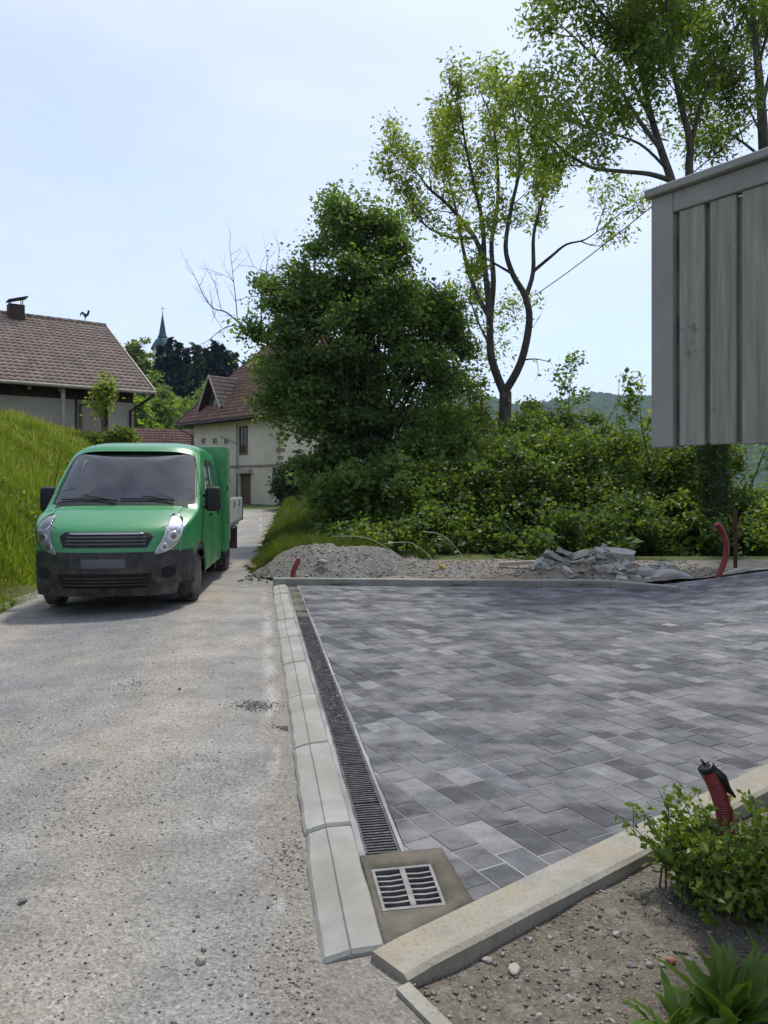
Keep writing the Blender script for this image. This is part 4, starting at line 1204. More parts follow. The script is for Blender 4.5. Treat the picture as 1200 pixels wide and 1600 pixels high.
# ------------------------------------------------------------------ beige farmhouse on the left
hA, hB = Vector((0.8, 0.6, 0)), Vector((-0.6, 0.8, 0))          # along the ridge, across it
E1 = Vector((-9.1, 30.0, 5.19)); RUN, RISE, LEN = 6.4, 3.66, 17.0
farm = empty('farmhouse', E1 - hA * 8 + hB * 6 - Z * 4.5, 0, 'beige farmhouse with brown tiled roof behind the grassy bank', 'house')
def H1(a, b, z): return E1 - hA * a + hB * b + Z * z             # a: from the right verge leftwards, b: from the eave inwards, z above the eave
SL = math.hypot(RUN, RISE); V1 = (hB * RUN + Z * RISE).normalized()
mb = MB()
mb.slab([H1(LEN, 0, 0.0), H1(0, 0, 0.0), H1(0, RUN, RISE), H1(LEN, RUN, RISE)], 0.12)
mb.slab([H1(0, 2 * RUN, 0), H1(LEN, 2 * RUN, 0), H1(LEN, RUN, RISE), H1(0, RUN, RISE)], 0.12)
rf = mb.build('roof', M['wood_dark'], farm)
o = tiles('roof_tiles', H1(LEN, 0, 0.02), hA, V1, SL, lambda v: 0.0, lambda v: LEN, M['tile_brown'], rf); o['kind'] = 'stuff'
V1b = (-hB * RUN + Z * RISE).normalized()
o = tiles('roof_tiles', H1(LEN, 2 * RUN, 0.02), hA, V1b, SL, lambda v: 0.0, lambda v: LEN, M['tile_brown'], rf); o['kind'] = 'stuff'
for k in range(40):                                              # ridge caps
    a0 = LEN * k / 40
    mb = MB(); p0, p1 = H1(a0, RUN, RISE + 0.03), H1(a0 + LEN / 40 * 1.04, RUN, RISE + 0.05)
    mb.tube([p0, p1], [0.115, 0.10], 8); mb.build('ridge_tile', M['tile_brown'], rf)
mb = MB(); mb.hexa([H1(0.03, -0.02, -0.14), H1(-0.03, -0.02, -0.14), H1(-0.03, RUN, RISE - 0.12), H1(0.03, RUN, RISE - 0.12), H1(0.03, -0.02, 0.075), H1(-0.03, -0.02, 0.075), H1(-0.03, RUN, RISE + 0.085), H1(0.03, RUN, RISE + 0.085)])
mb.build('verge_board', M['wood_pale'], rf)
mb = MB(); mb.tube([H1(-0.02, -0.06, -0.05), H1(LEN, -0.06, -0.05)], 0.07, 8); gt = mb.build('gutter', M['wood_pale'], farm)
# walls
wa, wb, zb = 0.55, 0.9, -5.0
mb = MB()
mb.hexa([H1(LEN - .4, wb, zb), H1(wa, wb, zb), H1(wa, 2 * RUN - wb, zb), H1(LEN - .4, 2 * RUN - wb, zb), H1(LEN - .4, wb, -0.42), H1(wa, wb, -0.42), H1(wa, 2 * RUN - wb, -0.42), H1(LEN - .4, 2 * RUN - wb, -0.42)])
mb.build('wall', M['render_beige'], farm)
mb = MB()
for a in (wa + 0.02, LEN - .42):
    mb.slab([H1(a, wb, -0.41), H1(a, 2 * RUN - wb, -0.41), H1(a, RUN, RISE - 0.16)], 0.1)
mb.slab([H1(LEN - .4, wb + .03, -0.41), H1(wa, wb + .03, -0.41), H1(wa, wb + .03, 0.36), H1(LEN - .4, wb + .03, 0.36)], 0.05)  # dark band closing the front between wall top and roof
mb.build('gable_infill', M['wood_dark'], farm)
def h1_at(px):            # distance from the verge at which the front wall passes a column of the photo
    k = (px - CX) / F; p = E1 + hB * wb
    return (p.x - k * p.y) / (hA.x - k * hA.y)
def h1_z(py, a): return EYE + (HY - py) / F * (H1(a, wb, 0).y) - E1.z
for nm, x0, x1, y0, y1, mm in (('door', 127, 158, 634, 735, 'wood_pale'),):
    a0, a1 = h1_at(x0), h1_at(x1); zt, zq = h1_z(y0, a0), h1_z(y1, a0)
    mb = MB(); mb.hexa([H1(a0, wb - .03, zq), H1(a1, wb - .03, zq), H1(a1, wb + .02, zq), H1(a0, wb + .02, zq), H1(a0, wb - .03, zt), H1(a1, wb - .03, zt), H1(a1, wb + .02, zt), H1(a0, wb + .02, zt)])
    d = mb.build(nm, M[mm], farm)
    mb = MB()
    for (u0, u1, q0, q1) in ((a0 + .1, a0, zq, zt + .08), (a1, a1 - .1, zq, zt + .08), (a0, a1, zt, zt + .08)):
        mb.hexa([H1(u0, wb - .06, q0), H1(u1, wb - .06, q0), H1(u1, wb + .0, q0), H1(u0, wb + .0, q0), H1(u0, wb - .06, q1), H1(u1, wb - .06, q1), H1(u1, wb, q1), H1(u0, wb, q1)])
    mb.build('frame', M['wood_brown'], d)
# eave post, rafters, downpipe
pa = h1_at(100) + 0.2
mb = MB(); mb.box(H1(pa, 0.25, -1.5), (0.13, 0.13, 2.8), rot=Matrix.Rotation(math.atan2(0.6, 0.8), 3, 'Z')); mb.build('eave_post', M['wood_pale'], farm)
mb = MB(); mb.tube([H1(pa - 0.5, 0.35, -0.2), H1(pa - 0.5, 0.4, -3.5)], 0.05, 8); mb.build('downpipe', M['iron_black'], farm)
for k in range(16):
    a = 0.4 + k * 1.05
    mb = MB(); mb.hexa([H1(a + .06, 0.02, -0.26), H1(a - .06, 0.02, -0.26), H1(a - .06, wb, 0.24), H1(a + .06, wb, 0.24), H1(a + .06, 0.02, -0.13), H1(a - .06, 0.02, -0.13), H1(a - .06, wb, 0.37), H1(a + .06, wb, 0.37)])
    mb.build('rafter_end', M['wood_brown'], farm)
mb = MB(); mb.tube([H1(0.0, -0.06, -0.1), H1(0.25, 0.3, -0.35), H1(wa + 0.15, wb - 0.08, -0.75), H1(wa + 0.15, wb - 0.08, -3.8)], 0.055, 8); mb.build('downpipe', M['iron_black'], farm)
# chimney with sloping metal cowl, cockerel vane
ca = 0
k_ = (25 - CX) / F; p = H1(0, RUN - 0.5, 0); ca = (p.x - k_ * p.y) / (hA.x - k_ * hA.y)
mb = MB(); rz = Matrix.Rotation(math.atan2(0.6, 0.8), 3, 'Z')
mb.box(H1(ca, RUN - 0.45, RISE - 0.1), (0.62, 0.5, 0.9), rot=rz); ch = mb.build('chimney', M['wood_dark'], farm)
mb = MB(); mb.box(H1(ca - 0.05, RUN - 0.45, RISE + 0.60), (0.80, 0.66, 0.05), rot=rz @ Matrix.Rotation(R(-18), 3, 'Y'))
for dx in (-0.24, 0.24):
    for dy in (-0.18, 0.18): mb.tube([H1(ca - dx, RUN - 0.45 + dy, RISE + 0.33), H1(ca - dx, RUN - 0.45 + dy, RISE + 0.58 + dx * .3)], 0.02, 5)
mb.build('cowl', M['iron_black'], ch)
k_ = (133 - CX) / F; p = H1(0, RUN, 0); va = (p.x - k_ * p.y) / (hA.x - k_ * hA.y)
vb0 = H1(va, RUN, RISE + 0.08)
vane = empty('weathervane', vb0, 0, 'black cockerel weathervane on the ridge of the brown tiled roof', 'weathervane')
mb = MB(); mb.tube([vb0, vb0 + Z * 0.26], 0.018, 6); mb.build('rod', M['iron_black'], vane)
cock = [(-0.42, 0.30), (-0.36, 0.52), (-0.22, 0.62), (-0.08, 0.56), (0.02, 0.46), (0.12, 0.46), (0.20, 0.60), (0.22, 0.72), (0.30, 0.76), (0.36, 0.68), (0.42, 0.64), (0.35, 0.60), (0.33, 0.46), (0.24, 0.32), (0.12, 0.24), (0.06, 0.14), (-0.02, 0.14), (-0.06, 0.26), (-0.16, 0.36), (-0.24, 0.46), (-0.31, 0.42), (-0.34, 0.28)]
mb = MB(); mb.slab([vb0 + Vector((1, 0.1, 0)) * x * 0.55 + Z * (y * 0.6 + 0.10) for x, y in reversed(cock)], 0.03); mb.build('cockerel', M['iron_black'], vane)

# ------------------------------------------------------------------ cream two-storey house at the road's end
p2, q2 = Vector((-0.70, 0.714, 0)), Vector((0.714, 0.70, 0))
C2 = Vector((-6.45, 47.0, 0.12)); LA, LB, EH = 10.3, 9.4, 5.75
inn = empty('country_house', C2 + p2 * 5 + q2 * 4.5, 0, 'cream two storey house with hipped red tiled roof at the end of the road', 'house')
def H2(a, b, z): return C2 + p2 * a + q2 * b + Z * z
mb = MB(); mb.hexa([H2(0, 0, -0.6), H2(0, LB, -0.6), H2(LA, LB, -0.6), H2(LA, 0, -0.6), H2(0, 0, EH), H2(0, LB, EH), H2(LA, LB, EH), H2(LA, 0, EH)]); mb.build('wall', M['render_cream'], inn)
ov = 0.95; RH = 6.0
hipA = 3.7; hipR = 2.2
e0, e1, e2, e3 = H2(-ov, -ov, EH - .05), H2(LA + ov, -ov, EH - .05), H2(LA + ov, LB + ov, EH - .05), H2(-ov, LB + ov, EH - .05)
r0, r1 = H2(-ov + hipR, LB / 2, EH + RH), H2(LA + ov - hipA, LB / 2, EH + RH)
mb = MB(); mb.slab([e1, e0, r0, r1], 0.12); mb.slab([e2, e1, r1], 0.12); mb.slab([e3, e2, r1, r0], 0.12); mb.slab([e0, e3, r0], 0.12)
mb.add([e0 - Z * .1, e1 - Z * .1, e2 - Z * .1, e3 - Z * .1], [(0, 1, 2, 3)])
rf2 = mb.build('roof', M['wood_dark'], inn)
half = LB / 2 + ov; SLf = math.hypot(half, RH + .05); Vf = (q2 * half + Z * (RH + .05)).normalized(); Lf = LA + 2 * ov
o = tiles('roof_tiles', e1 + Z * 0.03, -p2, Vf, SLf, lambda v: hipA * v / SLf, lambda v: Lf - hipR * v / SLf, M['tile_red'], rf2, 0.36, 0.27); o['kind'] = 'stuff'
SLh = math.hypot(hipA, RH + .05); Vh = (-p2 * hipA + Z * (RH + .05)).normalized(); Lh = LB + 2 * ov
o = tiles('roof_tiles', e1 + Z * 0.03, q2, Vh, SLh, lambda v: half * v / SLh, lambda v: Lh - half * v / SLh, M['tile_red'], rf2, 0.36, 0.27); o['kind'] = 'stuff'
SLr = math.hypot(hipR, RH + .05); Vr = (p2 * hipR + Z * (RH + .05)).normalized()
o = tiles('roof_tiles', e0 + Z * 0.03, q2, Vr, SLr, lambda v: half * v / SLr, lambda v: Lh - half * v / SLr, M['tile_red'], rf2, 0.36, 0.27); o['kind'] = 'stuff'
o = tiles('roof_tiles', e2 + Z * 0.03, -p2, (-q2 * half + Z * (RH + .05)).normalized(), SLf, lambda v: hipA * v / SLf, lambda v: Lf - hipR * v / SLf, M['tile_red'], rf2, 0.36, 0.27); o['kind'] = 'stuff'
mb = MB(); mb.tube([e1 + Z * .06, r1 + Z * .06, r0 + Z * .06, e0 + Z * .06], 0.10, 8); mb.build('hip_tiles', M['tile_red'], rf2)
mb = MB(); mb.tube([e0 - Z * .1 - q2 * .07, e1 - Z * .1 - q2 * .07], 0.08, 8); mb.tube([e1 - Z * .15 - q2 * .07, H2(LA + .1, -.1, EH - .9), H2(LA + .1, -.1, 0)], 0.05, 8); mb.build('gutter', M['iron_black'], inn)
# dormer
def plane_b(z): return -ov + (z - EH + .05) / ((RH + .05) / half)       # b of the front roof plane at height z
da, dw, dz0, dzp = 7.75, 1.45, EH + 0.95, EH + 3.15
fb = plane_b(dz0) - 0.10
dm = MB(); dm.slab([H2(da + dw - .3, fb + .25, dz0 - .1), H2(da - dw + .3, fb + .25, dz0 - .1), H2(da, fb + .25, dzp - .35)], 0.08)
dor = dm.build('dormer', M['wood_dark'], inn)
mb = MB(); mb.slab([H2(da + .55, fb + .22, dz0 + .15), H2(da - .55, fb + .22, dz0 + .15), H2(da, fb + .22, dz0 + 1.05)], 0.03); mb.build('dormer_window', M['pane'], dor)
apex0, apex1 = H2(da, fb - .25, dzp), H2(da, plane_b(dzp) + .05, dzp)
for sg in (1, -1):
    foot0, foot1 = H2(da + sg * dw, fb - .25, dz0 - .12), H2(da + sg * dw, plane_b(dz0 - .12) + .05, dz0 - .12)
    mb = MB(); q = [foot0, apex0, apex1, foot1] if sg > 0 else [foot0, foot1, apex1, apex0]
    mb.slab(q, 0.07); sl = mb.build('dormer_roof', M['wood_dark'], dor)
    Vd = (apex0 - foot0); Ld = Vd.length; Vd.normalize()
    len0 = (foot1 - foot0).length; len1 = (apex1 - apex0).length
    o = tiles('roof_tiles', foot0 + Z * 0.03, q2, Vd, Ld, lambda v: 0.0, lambda v: len0 + (len1 - len0) * v / Ld, M['tile_brown'], sl, 0.36, 0.27); o['kind'] = 'stuff'
    mb = MB(); mb.hexa([foot0 - q2 * .05 - Z * .12, foot0 - Z * .12, apex0 - Z * .12, apex0 - q2 * .05 - Z * .12, foot0 - q2 * .05 + Z * .1, foot0 + Z * .1, apex0 + Z * .1, apex0 - q2 * .05 + Z * .1]); mb.build('bargeboard', M['wood_pale'], dor)
def t2(px):
    k = (px - CX) / F
    return (C2.x - k * C2.y) / (-p2.x + k * p2.y)
def z2(py, a): return EYE + (HY - py) / F * (C2.y + p2.y * a) - C2.z
def opening(name, x0, x1, y0, y1, fill, frame=0.14, sillm=True):
    a0, a1 = t2(x0), t2(x1); am = (a0 + a1) / 2
    zt, zb_ = z2(y0, am), z2(y1, am)
    mb = MB(); mb.hexa([H2(a0, -.015, zb_), H2(a1, -.015, zb_), H2(a1, .03, zb_), H2(a0, .03, zb_), H2(a0, -.015, zt), H2(a1, -.015, zt), H2(a1, .03, zt), H2(a0, .03, zt)])
    w = mb.build(name, M[fill], inn)
    mb = MB()
    for (u0, u1, q0, q1) in ((a0, a0 - frame, zb_, zt), (a1 + frame, a1, zb_, zt), (a0, a1, zt, zt + frame), (a0, a1, zb_ - frame, zb_)):
        mb.hexa([H2(u0, -.06, q0), H2(u1, -.06, q0), H2(u1, -.0, q0), H2(u0, -.0, q0), H2(u0, -.06, q1), H2(u1, -.06, q1), H2(u1, -.0, q1), H2(u0, -.0, q1)])
    mb.build('frame', M['wood_brown'] if frame > .1 else M['wood_pale'], w)
    if name == 'window' and frame > .1:
        mb = MB(); mb.hexa([H2(am + .03, -.05, zb_), H2(am - .03, -.05, zb_), H2(am - .03, -.014, zb_), H2(am + .03, -.014, zb_), H2(am + .03, -.05, zt), H2(am - .03, -.05, zt), H2(am - .03, -.014, zt), H2(am + .03, -.014, zt)]); mb.build('mullion', M['wood_brown'], w)
    return w
opening('window', 374.5, 387, 669, 707, 'pane')
opening('door', 377, 391.5, 742, 788, 'wood_brown', 0.12)
mb = MB(); a0, a1 = t2(374), t2(394); zt = z2(740, 4)
mb.hexa([H2(a0, -.35, zt), H2(a1, -.35, zt), H2(a1, 0, zt), H2(a0, 0, zt), H2(a0, -.35, zt + .25), H2(a1, -.35, zt + .25), H2(a1, 0, zt + .3), H2(a0, 0, zt + .3)]); mb.build('door_canopy', M['render_beige'], inn)
for x in (318, 336, 353.5): opening('window', x - 2.2, x + 3, 686, 692, 'pane', 0.06)
opening('window', 325, 333, 740, 762, 'pane'); opening('window', 404, 416, 742, 764, 'pane') if False else None
# string course with small blocks, painted quoins
mb = MB(); zc = z2(728, 3); mb.hexa([H2(LA, -.05, zc - .08), H2(-.05, -.05, zc - .08), H2(-.05, 0, zc - .08), H2(LA, 0, zc - .08), H2(LA, -.05, zc + .08), H2(-.05, -.05, zc + .08), H2(-.05, 0, zc + .08), H2(LA, 0, zc + .08)])
sc_ = mb.build('string_course', M['render_beige'], inn)
for k in range(44):
    a = 0.1 + k * 0.235
    mb = MB(); mb.hexa([H2(a + .12, -.08, zc - .06), H2(a, -.08, zc - .06), H2(a, -.052, zc - .06), H2(a + .12, -.052, zc - .06), H2(a + .12, -.08, zc + .06), H2(a, -.08, zc + .06), H2(a, -.052, zc + .06), H2(a + .12, -.052, zc + .06)])
    mb.build('block', M['quoin'], sc_)
for k in range(11):
    z = 0.05 + k * 0.48; w = 0.42 if k % 2 else 0.26
    mb = MB(); mb.hexa([H2(w, -.03, z), H2(-.03, -.03, z), H2(-.03, w * .8, z), H2(w, w * .8, z), H2(w, -.03, z + .24), H2(-.03, -.03, z + .24), H2(-.03, w * .8, z + .24), H2(w, w * .8, z + .24)]); mb.build('quoin', M['quoin'], inn)
mb = MB()
ap = t2(372.5); mb.tube([H2(ap, -.12, 0), H2(ap, -.12, EH - .3)], 0.045, 6); mb.tube([H2(ap, -.12, 4.1), H2(ap + 1.4, -.5, 4.6)], 0.035, 6); mb.build('downpipe', M['metal_grey'], inn)

# ------------------------------------------------------------------ low outbuilding between the two houses
s0 = Vector((-16.6, 58.0, 0.5)); sa, sb = Vector((0.93, 0.36, 0)).normalized(), Vector((-0.36, 0.93, 0)).normalized()
shed = empty('outbuilding', s0, 0, 'low outbuilding with red tiled roof glimpsed between the farmhouse and the cream house', 'outbuilding')
def HS(a, b, z): return s0 + sa * a + sb * b + Z * z
mb = MB(); mb.hexa([HS(-2.6, 0, -1), HS(3.6, 0, -1), HS(3.6, 5, -1), HS(-2.6, 5, -1), HS(-2.6, 0, 3.4), HS(3.6, 0, 3.4), HS(3.6, 5, 3.4), HS(-2.6, 5, 3.4)]); mb.build('wall', M['render_beige'], shed)
mb = MB(); mb.slab([HS(-3, -.5, 3.2), HS(4, -.5, 3.2), HS(4, 2.5, 5.4), HS(-3, 2.5, 5.4)], .12); mb.slab([HS(4, 5.5, 3.2), HS(-3, 5.5, 3.2), HS(-3, 2.5, 5.4), HS(4, 2.5, 5.4)], .12); rs = mb.build('roof', M['wood_dark'], shed)
Vs = (sb * 3 + Z * 2.2); Ls = Vs.length; Vs.normalize()
o = tiles('roof_tiles', HS(-3, -.5, 3.24), sa, Vs, Ls, lambda v: 0, lambda v: 7.0, M['tile_red'], rs, 0.36, 0.27); o['kind'] = 'stuff'

# ------------------------------------------------------------------ church spire on the wooded hill
cb = at(254, 560, 178)
church = empty('church_tower', (cb.x, cb.y, 14), 0, 'church tower with pointed teal copper spire above the conifers', 'church')
cz = EYE + (HY - 548) / F * 178
mb = MB(); mb.box((cb.x, cb.y, cz - 9), (4.2, 4.2, 18), rot=Matrix.Rotation(0.4, 3, 'Z')); mb.build('tower', M['render_cream'], church)
prof = [(2.5, 0.0), (2.75, 0.3), (2.45, 0.9), (2.0, 1.8), (1.5, 2.6), (1.0, 3.0), (1.15, 3.15), (1.15, 3.3), (0.85, 3.8), (0.10, 8.5), (0.05, 8.55)]
mb = MB(); mb.lathe(prof, 8, Matrix.Translation((cb.x, cb.y, cz)) @ Matrix.Rotation(0.4, 4, 'Z'), smooth=False); mb.build('spire', M['copper'], church)
mb = MB(); tz = cz + 8.5
mb.lathe([(0.02, -.2), (0.2, 0), (0.02, .2)], 10, Matrix.Translation((cb.x, cb.y, tz + .3))); mb.tube([(cb.x, cb.y, tz), (cb.x, cb.y, tz + 2.0)], 0.05, 6); mb.tube([(cb.x - .45, cb.y, tz + 1.4), (cb.x + .45, cb.y, tz + 1.4)], 0.05, 6); mb.build('cross', M['iron_black'], church)

# ------------------------------------------------------------------ grey board balcony at the right, fixed to the house just outside the picture
def board_mat():
    m, nt, b = new_mat('grey_board')
    n = noise_node(nt, 5, 6, 0.65, stretch=(9, 9, 0.55))
    c = ramp(nt, n.outputs['Fac'], [(0.25, (0.18, 0.17, 0.145)), (0.5, (0.265, 0.25, 0.215)), (0.75, (0.35, 0.335, 0.295))]).outputs['Color']
    n2 = noise_node(nt, 9, 3, 0.6)
    r2 = ramp(nt, n2.outputs['Fac'], [(0.66, 1.0), (0.74, 0.55)])
    c = mixc(nt, 1.0, c, r2.outputs['Color'], 'MULTIPLY')
    oi = nt.nodes.new('ShaderNodeObjectInfo')
    r3 = ramp(nt, oi.outputs['Random'], [(0, 0.86), (1, 1.12)])
    c = mixc(nt, 1.0, c, r3.outputs['Color'], 'MULTIPLY')
    nt.links.new(c, b.inputs['Base Color']); b.inputs['Roughness'].default_value = 0.75; b.inputs['Specular IOR Level'].default_value = 0.25
    add_bump(nt, b, n.outputs['Fac'], 0.5, 0.004)
    return m
M['grey_board'] = board_mat()
M['grey_trim'] = rough_mat('grey_trim', [(0.3, (0.24, 0.235, 0.215)), (0.7, (0.31, 0.30, 0.28))], 5, 5, 0.75, 0.3, 0.003, 30, stretch=(1, 1, 1))
fd, rd = Vector((0.6, -0.8, 0)), Vector((0.8, 0.6, 0))           # along the front (towards the viewer), and inwards
B0 = Vector((1.146, 3.20, 0)); ZB, ZT = 1.655, 2.705
bal = empty('balcony', (B0.x + 1, B0.y - .2, ZB), 0, 'weathered grey wooden balcony railing of vertical boards at the upper right', 'balcony')
def BP(f_, r_, z): return B0 + fd * f_ + rd * r_ + Z * z
def bbox(mb, f0, f1, r0, r1, z0, z1):
    mb.hexa([BP(f0, r1, z0), BP(f0, r0, z0), BP(f1, r0, z0), BP(f1, r1, z0), BP(f0, r1, z1), BP(f0, r0, z1), BP(f1, r0, z1), BP(f1, r1, z1)])
LBAL, DEP = 2.8, 1.25
def bpart(name, mat, *a, ch=True):
    mb = MB(); bbox(mb, *a)
    o = mb.build(name, mat, bal)
    if ch:
        bm = bmesh.new(); bm.from_mesh(o.data); bmesh.ops.bevel(bm, geom=bm.edges[:], offset=0.0035, segments=1, affect='EDGES'); bm.to_mesh(o.data); bm.free()
    return o
bpart('corner_post', M['grey_trim'], 0.0, 0.100, -0.025, 0.07, ZB, ZT)
f = 0.122
while f < LBAL - 0.13:
    w = 0.108 + random.uniform(-0.003, 0.003)
    bpart('board', M['grey_board'], f, f + w, -0.012 + random.uniform(-.002, .002), 0.012, ZB + random.uniform(-.003, .003), ZT - 0.085)
    if f < 1.3: bpart('gap_cover', M['grey_board'], f + w - 0.045, f + w + 0.066, 0.0135, 0.0335, ZB + 0.012, ZT - 0.09)  # added cover behind the gaps, only so they look dark
    f += w + 0.021 + random.uniform(-0.003, 0.003)
bpart('corner_post', M['grey_trim'], LBAL - 0.1, LBAL, -0.025, 0.07, ZB, ZT)
bpart('fascia_rail', M['grey_trim'], 0.1, LBAL - 0.1, -0.022, 0.012 + .02, ZT - 0.084, ZT)
bpart('cap_rail', M['grey_trim'], -0.018, LBAL + 0.03, -0.05, 0.10, ZT + 0.001, ZT + 0.034)
bpart('inner_rail', M['grey_board'], 0.1, LBAL - 0.1, 0.035, 0.08, ZB + 0.05, ZB + 0.21)
bpart('inner_rail', M['grey_board'], 0.1, LBAL - 0.1, 0.035, 0.08, ZT - 0.30, ZT - 0.17)
bpart('inner_rail', M['grey_board'], 0.1, LBAL - 0.1, 0.035, 0.08, ZB + 0.42, ZB + 0.54)
r = 0.09
while r < DEP - 0.1:                                             # return side towards the house
    bpart('board', M['grey_board'], -0.012, 0.012, r, r + 0.108, ZB + 0.09, ZT - 0.085); r += 0.128
bpart('fascia_rail', M['grey_trim'], -0.02, 0.03, 0.071, DEP, ZT - 0.084, ZT)
bpart('cap_rail', M['grey_trim'], -0.05, 0.10, 0.101, DEP, ZT + 0.001, ZT + 0.034)
bpart('inner_rail', M['grey_board'], 0.014, 0.06, 0.07, DEP, ZB + 0.11, ZB + 0.21)
r = 0.075
while r < DEP - 0.05:
    bpart('deck_board', M['grey_board'], 0.06, LBAL, r, r + 0.13, ZB + 0.225, ZB + 0.25, ch=False); r += 0.136
for f in (0.2, 1.0, 1.8, 2.6): bpart('joist', M['grey_board'], f, f + 0.08, 0.07, DEP, ZB + 0.075, ZB + 0.22, ch=False)
# the house it belongs to
hw = MB()
hw.hexa([BP(0.02, DEP + 6, -0.3), BP(0.02, DEP, -0.3), BP(9, DEP, -0.3), BP(9, DEP + 6, -0.3), BP(0.02, DEP + 6, 5.4), BP(0.02, DEP, 5.4), BP(9, DEP, 5.4), BP(9, DEP + 6, 5.4)])
tag(hw.build('house_wall', M['render_cream']), kind='structure')
hw = MB(); hw.slab([BP(-.15, DEP - .9, 5.2), BP(9.3, DEP - .9, 5.2), BP(9.3, DEP + 3, 7.2), BP(-.15, DEP + 3, 7.2)], 0.15); hw.slab([BP(9.3, DEP + 6.9, 5.2), BP(-.15, DEP + 6.9, 5.2), BP(-.15, DEP + 3, 7.2), BP(9.3, DEP + 3, 7.2)], 0.15)
tag(hw.build('house_roof', M['tile_brown']), kind='structure')
# ------------------------------------------------------------------ foliage tools
def unit(v): return v / np.maximum(1e-9, np.linalg.norm(v, axis=-1, keepdims=True))
def leaf_cloud(name, P, size, mat, parent=None, elong=1.7, up=0.6, wid=0.5, droop=0.0, kind=None):
    """P (N,3) leaf positions -> one mesh of folded leaf-shaped quads"""
    N = len(P)
    size = np.broadcast_to(np.asarray(size, dtype=float), (N,)) * np.clip(rng.lognormal(-0.08, 0.32, N), 0.4, 1.8)
    d = unit(rng.normal(0, 1, (N, 3)) * np.array([1, 1, 0.6]) + np.array([0, 0, -droop]))
    n = unit(rng.normal(0, 1, (N, 3)) + np.array([0, 0, up]))
    n = unit(n - d * (n * d).sum(-1, keepdims=True))
    s = np.cross(n, d)
    L = (size * elong)[:, None]; Wd = (size * wid)[:, None]
    f = n * (size * 0.16)[:, None]
    v0 = P; v1 = P + d * L * 0.42 + s * Wd + f; v2 = P + d * L; v3 = P + d * L * 0.42 - s * Wd + f
    V = np.stack([v0, v1, v2, v3], 1).reshape(-1, 3)
    Fc = np.arange(N * 4).reshape(N, 4)
    o = np_mesh(name, V, Fc, mat, parent)
    if kind: o['kind'] = kind
    return o

def clumps(blobs, n_cl, n_leaf, r_cl, shell=0.45, flat=0.7):
    """blobs: list of (centre, (rx,ry,rz), weight); returns clump centres and leaf points"""
    w = np.array([b[2] for b in blobs], dtype=float); w /= w.sum()
    idx = rng.choice(len(blobs), n_cl, p=w)
    C = np.array([tuple(b[0]) for b in blobs])[idx]; Rr = np.array([b[1] for b in blobs])[idx]
    u = unit(rng.normal(0, 1, (n_cl, 3)))
    rad = (shell + (1 - shell) * rng.random(n_cl) ** 0.7)[:, None]
    cc = C + u * Rr * rad
    k = rng.integers(int(n_leaf * 0.5), int(n_leaf * 1.5), n_cl)
    rep = np.repeat(np.arange(n_cl), k)
    rr = (r_cl * rng.uniform(0.6, 1.45, n_cl))[rep][:, None]
    P = cc[rep] + rng.normal(0, 0.5, (len(rep), 3)) * rr * np.array([1, 1, flat])
    return cc, P

